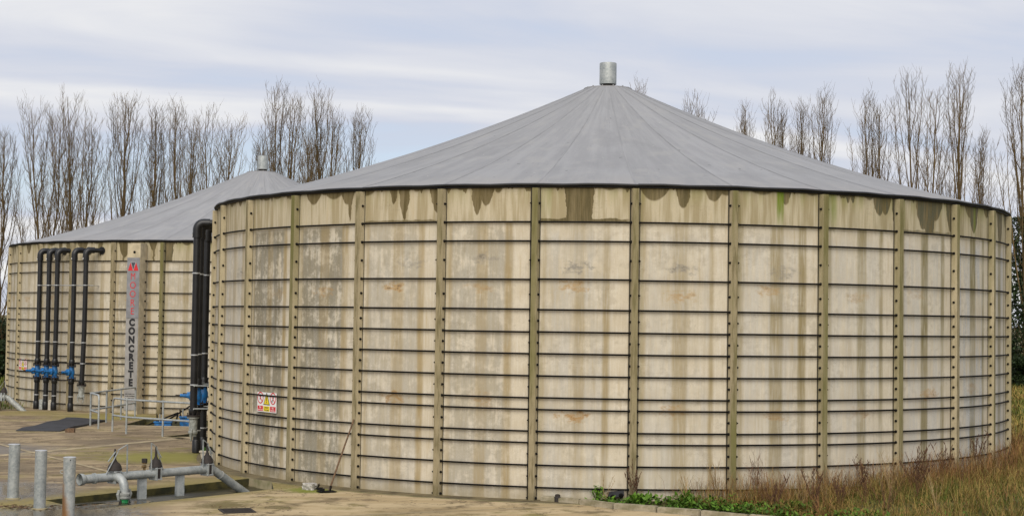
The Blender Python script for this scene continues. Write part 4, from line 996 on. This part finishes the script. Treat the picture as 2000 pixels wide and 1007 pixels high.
# ------------------------------------------------------------------ vegetation
def mesh_np(name, V, Fq, mat, tint=None, nside=3):
    me = bpy.data.meshes.new(name); V = np.asarray(V, np.float32).reshape(-1, 3); Fq = np.asarray(Fq, np.int32)
    me.vertices.add(len(V)); me.vertices.foreach_set('co', V.ravel())
    me.loops.add(Fq.size); me.loops.foreach_set('vertex_index', Fq.ravel())
    me.polygons.add(len(Fq)); me.polygons.foreach_set('loop_start', np.arange(0, Fq.size, Fq.shape[1], dtype=np.int32))
    me.update(calc_edges=True); me.validate()
    if tint is not None:
        at = me.attributes.new('tint', 'FLOAT', 'POINT'); at.data.foreach_set('value', np.asarray(tint, np.float32))
    me.materials.append(mat); return me
class Branches:
    """collects tapered three-sided branch segments"""
    def __init__(s): s.a = []; s.b = []; s.ra = []; s.rb = []; s.t = []
    def seg(s, a, b, ra, rb, t): s.a.append(a); s.b.append(b); s.ra.append(ra); s.rb.append(rb); s.t.append(t)
    def poly(s, pts, rs, t):
        for i in range(len(pts)-1): s.seg(pts[i], pts[i+1], rs[i], rs[i+1], t)
    def arrays(s, n=3):
        a, b = np.array(s.a), np.array(s.b); ra, rb = np.array(s.ra)[:, None], np.array(s.rb)[:, None]
        d = b-a; d /= np.linalg.norm(d, axis=1, keepdims=True)+1e-9
        ref = np.where(np.abs(d[:, 2:3]) > .9, np.array([[1., 0, 0]]), np.array([[0, 0, 1.]]))
        u = np.cross(d, ref); u /= np.linalg.norm(u, axis=1, keepdims=True)+1e-9; v = np.cross(d, u)
        ring = []
        for base, r in ((a, ra), (b, rb)):
            for k in range(n):
                q = 2*PI*k/n; ring.append(base+(u*math.cos(q)+v*math.sin(q))*r)
        V = np.stack(ring, 1); m = len(a); o = (np.arange(m)*2*n)[:, None]
        F_ = np.concatenate([o+np.array([[k, (k+1) % n, n+(k+1) % n, n+k]]) for k in range(n)], 0)
        return V.reshape(-1, 3), F_, np.repeat(np.array(s.t), 2*n)
def poplar(rs, H, width, stems=1, bare=.22, dens=1.0, lean=0.0):
    big, small = Branches(), Branches()
    for s in range(stems):
        off = np.array([rs.normal(0, .12), rs.normal(0, .12), 0])
        dirx = (lean + (0 if stems == 1 else (s-(stems-1)/2)*width*.22/H*2)); diry = rs.normal(0, .02)
        h = H*(1 if s == 0 else rs.uniform(.86, .98)); n = 9; pts = []; base_r = .0078*H*(1 if stems == 1 else .78)
        for i in range(n+1):
            f = i/n; pts.append(off*(1-f)+np.array([dirx*h*(f**.9)*.8 + rs.normal(0, .05)*min(1, f*4), diry*h*f+rs.normal(0, .05), f*h]))
        rad = [base_r*(1-i/n)**.85+.012 for i in range(n+1)]
        big.poly(pts, rad, rs.uniform(.3, .6))
        pts = np.array(pts)
        nb = int(25*dens*(1 if stems == 1 else .72)); az0 = rs.uniform(0, 6.28)
        for k in range(nb):
            f = bare*.55 + (.94-bare*.55)*((k+rs.uniform(.1, .9))/nb)**1.1
            p = np.array([np.interp(f*n, range(n+1), pts[:, c]) for c in range(3)]); r0 = np.interp(f*n, range(n+1), rad)
            az = az0+k*2.39996+rs.normal(0, .3); od = np.array([math.cos(az), math.sin(az), 0])
            L = min((h*(1-f))*rs.uniform(.70, 1.0)+.3, H*.62*rs.uniform(.6, 1.0))
            env = max(0.0, 1-(f*h+L)/(h*1.02)); spread = width*.5*rs.uniform(.55, 1.1)*min(1.0, .16+1.55*math.sqrt(env))*min(1.0, .2+L/(H*.30))
            m = 7; bp = []; wv = rs.uniform(0, 6.28); wa = rs.uniform(.02, .10)
            for i in range(m+1):
                g = i/m; out = spread*(1-(1-g)**1.55)+wa*math.sin(wv+g*5)*g; bp.append(p+od*out+np.array([rs.normal(0, .03), rs.normal(0, .03), L*(g**1.08)])*(1 if i else 0))
            br = min(r0*.45, .0036*L+.008); brs = [br*(1-i/m)**.8+.0045 for i in range(m+1)]
            tt = rs.uniform(.15, .85); big.poly(bp, brs, tt); bp = np.array(bp)
            ns = int(max(5, L*3.4*dens))
            for j in range(ns):
                g = .10+.88*(j+rs.uniform(0, 1))/ns; q = np.array([np.interp(g*m, range(m+1), bp[:, c]) for c in range(3)])
                a2 = rs.uniform(0, 2*PI); o2 = np.array([math.cos(a2), math.sin(a2), 0])*.8+od*.2
                l2 = rs.uniform(.35, 1.0)**1.6*1.9*(1-.6*g)*(H/16)+.16; e1 = q+o2*l2*.36+np.array([0, 0, l2*.38]); e2 = e1+o2*l2*.14+np.array([rs.normal(0, .02), rs.normal(0, .02), l2*.55])
                small.poly([q, e1, e2], [.009, .0072, .004], tt)
                for z in range(rs.integers(1, 5)):
                    s0 = q+(e1-q)*rs.uniform(.3, 1) if rs.random() < .5 else e1+(e2-e1)*rs.uniform(0, .8)
                    a3 = rs.uniform(0, 2*PI); l3 = rs.uniform(.2, .65)
                    small.seg(s0, s0+np.array([math.cos(a3)*.45, math.sin(a3)*.45, .85])*l3, .0055, .0035, tt)
    V1, F1, t1 = big.arrays(5); V2, F2, t2 = small.arrays(3)
    return (V1, F1, t1), (V2, F2, t2)
def px_ray(px, py):
    a, b2 = px-1000, py-503.7; u = math.cos(ROLL)*a+math.sin(ROLL)*b2; v = -math.sin(ROLL)*a+math.cos(ROLL)*b2
    d1, d2 = 1.0, -v/2975.57
    return u/2975.57, d1*math.cos(PITCH)-d2*math.sin(PITCH), d1*math.sin(PITCH)+d2*math.cos(PITCH)
# trunk pixel column, top pixel row, crown width px, distance, stems, label
TREES = [(-4, 255, 75, 92, 1, .22, 'bare poplar cut by the left edge of the picture'),
 (95, 200, 105, 92, 2, .16, 'wide twin-stemmed bare poplar standing nearest the left edge'),
 (150, 178, 105, 91, 2, .16, 'tallest dense bare poplar of the left group'),
 (232, 186, 88, 92, 1, .16, 'single-stemmed bare poplar right of the tallest left one'),
 (298, 208, 56, 94, 1, .16, 'slim bare poplar just left of a twin-stemmed one'),
 (348, 200, 66, 94, 2, .16, 'twin-stemmed bare poplar left of the fan-shaped one'),
 (424, 206, 102, 93, 2, .18, 'fan-shaped bare poplar left of the far roof vent'),
 (500, 262, 48, 101, 1, .15, 'small faint bare tree just left of the far roof vent'),
 (545, 168, 80, 90, 2, .2, 'tall bare poplar rising right behind the far roof vent'),
 (594, 262, 50, 101, 1, .15, 'low bare tree between the two tall poplars above the far roof'),
 (634, 170, 74, 90, 2, .2, 'tall bare poplar above the meeting of the two roofs'),
 (682, 214, 66, 92, 1, .2, 'leaning bare poplar last of the left group'),
 (1052, 206, 12, 96, 1, .2, 'single twig top showing over the left slope of the near roof'),
 (1258, 158, 50, 90, 2, .2, 'bare treetop showing just right of the near roof vent'),
 (1368, 184, 58, 91, 2, .2, 'second bare treetop right of the near roof vent'),
 (1450, 204, 34, 96, 1, .2, 'lone thin treetop midway down the right roof slope'),
 (1522, 186, 54, 92, 2, .2, 'bare poplar crown first of a close trio above the right roof slope'),
 (1566, 198, 32, 94, 1, .2, 'narrow bare poplar in the middle of the close trio'),
 (1606, 182, 66, 91, 1, .18, 'bare poplar with side branches last of the close trio'),
 (1706, 180, 74, 86, 2, .18, 'twin-stemmed bare poplar standing alone over the roof edge'),
 (1794, 140, 104, 80, 2, .18, 'broad twin-stemmed bare poplar, second tall one from the right'),
 (1868, 134, 74, 80, 1, .18, 'slender straight bare poplar next to the ivy-clad one'),
 (1918, 255, 40, 96, 1, .15, 'small distant bare tree between the last two tall poplars'),
 (1992, 128, 110, 74, 1, .2, 'large ivy-clad bare poplar at the right edge')]
rs = np.random.default_rng(21)
tree_pos = []
for (px, py, wpx, dist, stems, bare, lab) in TREES:
    d = px_ray(px, 500); x = d[0]*dist/d[1]; y = dist
    dt = px_ray(px, py); H = CAM_Z + dt[2]*dist/dt[1] - (.25 if px not in (1052,) else 1.5)
    z0 = float(height(x, y))
    t = thing('poplar_tree', lab, 'tree', (x, y, z0-.1), 'bare poplars behind the tanks')
    tree_pos.append((x, y))
    (V1, F1, t1), (V2, F2, t2) = poplar(rs, H-z0, max(1.0, wpx*dist/2975*(1.55 if px < 800 else 1.4)), stems, bare, 1.15 if px < 800 else .95, lean=(.05 if px == 682 else rs.normal(0, .012)))
    link('trunk', mesh_np('trunk', V1, F1, MAT['bark'], t1), t); link('crown', mesh_np('crown', V2, F2, MAT['bark'], t2), t)
def leaves(rs, P, size, jit=.5, tint=None):
    n = len(P); a = rs.normal(size=(n, 3)); a /= np.linalg.norm(a, axis=1, keepdims=True); b = np.cross(a, rs.normal(size=(n, 3))); b /= np.linalg.norm(b, axis=1, keepdims=True)
    s = size*(1+jit*rs.uniform(-1, 1, (n, 1)))
    V = np.stack([P-a*s, P+b*s*.55, P+a*s, P-b*s*.55], 1).reshape(-1, 3); F_ = np.arange(4*n).reshape(-1, 4)
    return V, F_, np.repeat(rs.uniform(0, 1, n) if tint is None else tint, 4)
# ivy on the right-hand tree
tx, ty = tree_pos[-1]
n = 7000; zz = rs.uniform(0, 1, n)**1.5*8.4; an = rs.uniform(0, 2*PI, n); rr_ = (.2+.85*np.exp(-zz/3.2)*rs.uniform(.2, 1, n)+.12*rs.uniform(0, 1, n))*(1+.45*np.sin(zz*2.6+an*2))
V, F_, tt = leaves(rs, np.stack([rr_*np.cos(an), rr_*np.sin(an), zz], 1), .075)
ivy_parent = [o for o in col.objects if o.get('label') == TREES[-1][-1]][0]
link('ivy', mesh_np('ivy', V, F_, MAT['hedge'], tt), ivy_parent)
# hedge shrubs along the tree line
def shrub_mesh(rs, w_, d_, h_):
    cen = []
    for _ in range(26):
        cen.append((rs.uniform(-.5, .5)*w_, rs.uniform(-.5, .5)*d_, h_*rs.uniform(.08, .88), rs.uniform(.35, .85)))
    P = []
    for (cx_, cy_, cz_, r) in cen:
        q = rs.normal(size=(620, 3)); q /= np.linalg.norm(q, axis=1, keepdims=True); q *= r*rs.uniform(.55, 1.08, (620, 1)); P.append(q*np.array([1, 1, .85])+np.array([cx_, cy_, cz_]))
    P = np.concatenate(P); P = P[P[:, 2] > .02]
    return leaves(rs, P, .075)
SH = []
for k in range(4):
    V, F_, tt = shrub_mesh(rs, 3.6, 2.2, [3.9, 4.6, 5.2, 4.2][k]); SH.append(mesh_np('foliage', V, F_, MAT['hedge'], tt))
STM = []
for k in range(3):
    br = Branches()
    for _ in range(26):
        a = rs.uniform(0, 2*PI); b_ = np.array([rs.uniform(-1.2, 1.2), rs.uniform(-.6, .6), 0]); L = rs.uniform(3, 5.6); e1 = b_+np.array([math.cos(a)*.4, math.sin(a)*.3, L*.5]); e2 = e1+np.array([math.cos(a)*.6, math.sin(a)*.5, L*.5])
        br.poly([b_, e1, e2], [.04, .025, .008], rs.uniform(0, .7))
        for _ in range(7):
            f = rs.uniform(.4, 1); p = b_+(e2-b_)*f; a3 = rs.uniform(0, 6.28); br.seg(p, p+np.array([math.cos(a3)*.4, math.sin(a3)*.4, .5])*rs.uniform(.5, 1.4), .008, .004, rs.uniform(0, .6))
    V, F_, tt = br.arrays(3); STM.append(mesh_np('stems', V, F_, MAT['bark'], tt))
hx = [(-44, 92, 0, 0), (-38, 90, 0, 0), (-33, 86, 0, 0), (-29.4, 81, .9, 1), (-26.2, 79, .85, 2), (-22.5, 83, .9, 0), (20.5, 82, .9, 0), (23.6, 77, .55, 3), (25.6, 73.5, .62, 4), (28.6, 72, 0, 0), (32.5, 73, 0, 0), (37, 75, 0, 0)]
HL = {1: 'dark evergreen hedge shrub at the very left edge, farther left one', 2: 'dark evergreen hedge shrub touching the left side of the far tank', 3: 'dark hedge shrub just clear of the near tank on its right', 4: 'dark hedge shrub at the right edge beside the ivy-clad trunk'}
for i, (x, y, sc_, li) in enumerate(hx):
    t = thing('hedge_shrub', HL.get(li, 'evergreen hedge shrub on the tree line behind the tanks'), 'shrub', (x, y, float(height(x, y))-.05), 'hedge shrubs on the tree line', rs.uniform(0, 6.28))
    t.scale = (1, 1, sc_ or 1)
    link('foliage', SH[i % 4], t); link('stems', STM[i % 3], t)

# verge grass -------------------------------------------------------
def in_verge(x, y):
    s = (x-.65)*.554+(y-29.25)*.833
    return (s > .12) & (np.hypot(x-T1.x, y-T1.y) > 9.87) & (x > .9)
def scatter(rs, n, x0, x1, y0, y1, dens):
    x = rs.uniform(x0, x1, n); y = rs.uniform(y0, y1, n); k = in_verge(x, y) & (rs.random(n) < dens(x, y)); return x[k], y[k]
def blades(rs, x, y, h, wd, bend_, tint):
    n = len(x); z = height(x, y); a = rs.uniform(0, 2*PI, n); d = np.stack([np.cos(a), np.sin(a), 0*a], 1); s = np.stack([-np.sin(a), np.cos(a), 0*a], 1)*wd[:, None]
    p = np.stack([x, y, z-.01], 1); m_ = p+d*(h*bend_*.35)[:, None]; m_[:, 2] += h*.6; t = p+d*(h*bend_)[:, None]; t[:, 2] += h*np.clip(1-.35*bend_, .3, 1)
    V = np.stack([p-s, p+s, m_+s*.75, m_-s*.75, t], 1).reshape(-1, 3); o = (np.arange(n)*5)[:, None]
    F_ = np.concatenate([o+np.array([[0, 1, 2]]), o+np.array([[0, 2, 3]]), o+np.array([[3, 2, 4]])], 0)
    return V, F_, np.repeat(tint, 5)
def noise2(x, y, f, ph): return .5+.25*np.sin(x*f+ph+1.7*np.sin(y*f*.7+ph*2))+.25*np.sin(y*f*1.3+ph*3+1.3*np.sin(x*f*.9))
parts = []
wall = lambda x, y: np.hypot(x-T1.x, y-T1.y)-9.87
dry = lambda x, y: np.clip(smoothstep(2.6, 5.5, x+.0*y), .0, 1)
def add_grass(n, box_, hfun, wfun, bfun, tfun, dens):
    x, y = scatter(rs, n, *box_, dens); m_ = len(x)
    parts.append(blades(rs, x, y, hfun(x, y, m_), wfun(m_), bfun(m_), np.clip(tfun(x, y, m_), 0, 1)))
clump = lambda x, y: noise2(x, y, 5.3, 1.3)*.6+noise2(x, y, 2.1, 4.)*.4
# short matted grass
add_grass(150000, (.9, 15, 24.5, 40), lambda x, y, m_: rs.uniform(.04, .17, m_)*(.35+.9*clump(x, y))*(.6+.5*dry(x, y)), lambda m_: rs.uniform(.003, .007, m_), lambda m_: rs.uniform(.5, 2.4, m_),
          lambda x, y, m_: .03+.62*dry(x, y)*noise2(x, y, 1.1, .4)**1.2+.25*dry(x, y)*(clump(x, y)-.4)+rs.normal(0, .15, m_), lambda x, y: .5+.5*dry(x, y))
# taller dead grass in tufts, thicker towards the wall
add_grass(120000, (3, 15, 25, 40), lambda x, y, m_: rs.uniform(.14, .52, m_)*(.55+.85*clump(x, y)), lambda m_: rs.uniform(.002, .0045, m_), lambda m_: rs.uniform(.3, 2.2, m_),
          lambda x, y, m_: .22+.62*noise2(x, y, 1.3, 2.)+rs.normal(0, .22, m_), lambda x, y: dry(x, y)*np.clip((clump(x, y)-.38)*1.9+.45*np.exp(-wall(x, y)/.8), 0, 1))
add_grass(95000, (2, 13.5, 28, 38), lambda x, y, m_: rs.uniform(.25, .90, m_)*(.65+.65*clump(x, y)), lambda m_: rs.uniform(.0015, .0035, m_), lambda m_: rs.uniform(.2, 1.7, m_),
          lambda x, y, m_: .86+rs.normal(0, .13, m_), lambda x, y: np.exp(-(wall(x, y)/1.0)**2)*smoothstep(2.6, 4.6, x)*(.25+.75*clump(x, y)))
add_grass(16000, (2.5, 15, 25, 38), lambda x, y, m_: rs.uniform(.35, .85, m_), lambda m_: rs.uniform(.0015, .003, m_), lambda m_: rs.uniform(.1, .9, m_),
          lambda x, y, m_: .72+rs.normal(0, .22, m_), lambda x, y: dry(x, y)*np.clip((clump(x, y)-.42)*2, 0, 1))
# field beyond, to the hedge
add_grass(60000, (11, 34, 34, 76), lambda x, y, m_: rs.uniform(.15, .5, m_), lambda m_: rs.uniform(.008, .018, m_), lambda m_: rs.uniform(.3, 1.3, m_),
          lambda x, y, m_: .15+.55*noise2(x, y, .8, 2.)+rs.normal(0, .15, m_), lambda x, y: 1.0+0*x)
V = []; F_ = []; tt = []; o = 0
for v_, f_, t_ in parts: V.append(v_); F_.append(f_+o); tt.append(t_); o += len(v_)
gr = link('verge_grass', mesh_np('verge_grass', np.concatenate(V), np.concatenate(F_), MAT['grass'], np.concatenate(tt)))
tag(gr, 'rough tawny and green grass on the verge by the near tank', 'grass', kind='stuff')
n = 26000; x = rs.uniform(-48, -17.5, n); y = rs.uniform(53.8, 82, n); k = np.hypot(x-T2.x, y-T2.y) > 10.2; x, y = x[k], y[k]
V, F_, tt = blades(rs, x, y, rs.uniform(.12, .4, len(x)), rs.uniform(.01, .02, len(x)), rs.uniform(.3, 1.3, len(x)), np.clip(rs.normal(.22, .14, len(x)), 0, 1))
tag(link('field_grass', mesh_np('field_grass', V, F_, MAT['grass'], tt)), 'green rough grass left of the far tank', 'grass', kind='stuff')
# green leafy ground cover behind the kerb
n = 9500; x = rs.uniform(1.0, 9, n); s_ = np.abs(rs.normal(0, .55, n))+.12; y = 29.25+(s_-(x-.65)*.554)/.833
k = in_verge(x, y) & (rs.random(n) < np.clip(1.15-x/9, .1, 1)) & (noise2(x, y, 4.0, 1.) > .25); x, y = x[k], y[k]
z = height(x, y)+rs.uniform(.0, .13, len(x))*np.clip(x/3, .3, 1.3); P = np.stack([x, y, z], 1)
m_ = len(P); a = rs.uniform(0, 2*PI, m_); d = np.stack([np.cos(a), np.sin(a), rs.uniform(.1, .8, m_)], 1); sd_ = np.stack([-np.sin(a), np.cos(a), rs.normal(0, .25, m_)], 1); sz = (rs.uniform(.018, .055, m_))[:, None]
V = np.stack([P, P+d*sz+sd_*sz*.6, P+d*sz*2.1, P+d*sz-sd_*sz*.6], 1).reshape(-1, 3)
tag(link('ground_cover', mesh_np('ground_cover', V, np.arange(4*m_).reshape(-1, 4), MAT['leaf'], np.repeat(rs.uniform(0, .75, m_), 4))), 'low green leafy weeds growing behind the kerb', 'weeds', kind='stuff')
# bright green bush
def leafy(name, label, px_, py_, n, w_, h_, size, t0, t1, mat='leaf'):
    z0 = float(height(px_, py_)); t = thing(name, label, 'plant', (px_, py_, z0))
    br = Branches(); P = []
    for _ in range(n):
        a = rs.uniform(0, 6.28); r = rs.uniform(0, .5)*w_; tip = np.array([r*math.cos(a), r*math.sin(a)*.8, h_*rs.uniform(.55, 1)]); b_ = tip*np.array([.25, .25, 0]); br.poly([b_, (b_+tip)/2+np.array([0, 0, .02]), tip], [.005, .004, .002], rs.uniform(0, 1))
        for q in range(9): P.append(b_+(tip-b_)*rs.uniform(.25, 1.05)+rs.normal(0, .012, 3))
    V, F_, tt = br.arrays(3); link('stems', mesh_np('stems', V, F_, MAT[mat], tt), t)
    V, F_, tt = leaves(rs, np.array(P), size, .4); link('leaves', mesh_np('leaves', V, F_, MAT[mat], t0+(t1-t0)*tt), t)
leafy('weed_bush', 'bright green feathery bush at the wall foot behind the kerb', 1.70, 29.13, 46, .36, .30, .022, .55, 1.0)
leafy('leafy_weed', 'broad-leaved green weed just right of the black block', 2.45, 28.62, 16, .55, .20, .055, .4, .9)
leafy('leafy_weed', 'green weed clump in front of the rib by the kerb', 3.35, 28.45, 20, .7, .28, .05, .3, .8)
leafy('leafy_weed', 'green weed sprouting at the foot of the far right panels', 12.6, 34.9, 26, .8, .75, .05, .3, .8)
leafy('leafy_weed', 'low green weed patch among dry grass below the middle ribs', 5.2, 27.9, 24, .9, .16, .05, .3, .9)
# dried weeds
def dock(label, px_, py_, h_, n, mat, heads=True, spread=.35, group='dried weeds along the near tank'):
    z0 = float(height(px_, py_)); t = thing('dried_weed', label, 'weed', (px_, py_, z0), group)
    br = Branches(); hd = Branches()
    for _ in range(n):
        a = rs.uniform(0, 6.28); r = rs.uniform(.15, 1)*spread*h_; hh = h_*rs.uniform(.6, 1); pts = []
        for i in range(5):
            f = i/4; pts.append(np.array([math.cos(a)*r*f**1.3, math.sin(a)*r*f**1.3, hh*f])+rs.normal(0, .008, 3)*f)
        tn = rs.uniform(0, 1); br.poly(pts, [.006, .005, .004, .0035, .002], tn); pts = np.array(pts)
        for k in range(int(5+h_*6)):
            f = rs.uniform(.35, 1); q = np.array([np.interp(f*4, range(5), pts[:, c]) for c in range(3)]); a2 = rs.uniform(0, 6.28); l2 = rs.uniform(.04, .16)*h_
            e = q+np.array([math.cos(a2)*.5, math.sin(a2)*.5, .85])*l2; br.seg(q, e, .003, .0018, tn)
            if heads:
                for _2 in range(4):
                    w_ = q+(e-q)*rs.uniform(.2, 1.1); hd.seg(w_-np.array([0, 0, .012]), w_+np.array([rs.normal(0, .006), rs.normal(0, .006), .016]), .006, .003, rs.uniform(0, .6))
        if heads:
            for k in range(14):
                f = rs.uniform(.5, 1.0); q = np.array([np.interp(f*4, range(5), pts[:, c]) for c in range(3)]); hd.seg(q-np.array([0, 0, .014]), q+np.array([rs.normal(0, .008), rs.normal(0, .008), .018]), .0065, .003, rs.uniform(0, .6))
    V, F_, tt = br.arrays(3); link('stems', mesh_np('stems', V, F_, MAT[mat], tt), t)
    if heads: V, F_, tt = hd.arrays(3); tag(link('seed_heads', mesh_np('seed_heads', V, F_, MAT[mat], tt), t), kind='stuff')
def on_px(px, py, z=.1):
    d = px_ray(px, py); k = (z-CAM_Z)/d[2]; return d[0]*k, d[1]*k
docks = [(1238, 975, .75, 6, 'drystem', True, .32, 'dark seed-stalk weed in front of the rib behind the kerb'),
 (1180, 968, .62, 3, 'strawstem', False, .4, 'thin twiggy straw weed leaning on the panel above the green bush'),
 (1345, 985, .68, 5, 'strawstem', False, .55, 'arching straw-coloured weed right of the kerbside seed stalks'),
 (1400, 978, .85, 9, 'strawstem', False, .35, 'dense straw weed clump just left of the green-streaked rib'),
 (1468, 975, 1.0, 7, 'drystem', False, .35, 'tall twiggy weed standing right of the green-streaked rib'),
 (1515, 985, .65, 7, 'drystem', True, .35, 'dark brown weed at the middle of the grassy verge'),
 (1590, 985, .85, 8, 'drystem', True, .3, 'dark reddish weed left of the darkest wet rib'),
 (1640, 990, .70, 9, 'drystem', True, .4, 'bushy dark weed right of the darkest wet rib'),
 (1690, 975, .85, 6, 'drystem', True, .32, 'dark forked weed in front of the panel right of the wet rib'),
 (1740, 975, .95, 6, 'strawstem', False, .3, 'tall straw weed before the rib with the pale flank'),
 (1790, 978, 1.0, 12, 'drystem', True, .35, 'largest dark brown weed clump on the right verge'),
 (1845, 950, .8, 8, 'drystem', True, .35, 'dark weed at the foot of the second last rib'),
 (1900, 940, .9, 8, 'drystem', True, .4, 'leaning dark weed before the last narrow panels'),
 (1962, 945, .8, 6, 'drystem', False, .35, 'dark thin weed near the right edge of the verge'),
 (1730, 1000, .8, 12, 'drystem', False, .7, 'sprawling dark weed low at the front of the verge'),
 (1830, 998, .75, 5, 'strawstem', False, .5, 'pale bent straw stalks at the front of the verge')]
for q_ in range(16):
    docks.append((1500+q_*31+rs.uniform(-9, 9), 985-q_*2.6+rs.uniform(-14, 14), rs.uniform(.35, .7), int(rs.integers(4, 9)), 'drystem' if q_ % 3 == 0 else 'strawstem', False, .55, 'thin wispy dried weed among the grass along the wall foot'))
for (px, py, h_, n, mat, hd_, sp, lab) in docks:
    x, y = on_px(px, py, .08 if px < 1500 else .2)
    dd_ = math.hypot(x-T1.x, y-T1.y)
    if dd_ < 10.0: x, y = T1.x+(x-T1.x)*10.02/dd_, T1.y+(y-T1.y)*10.02/dd_
    dock(lab, x, y, h_, n, mat, hd_, sp)
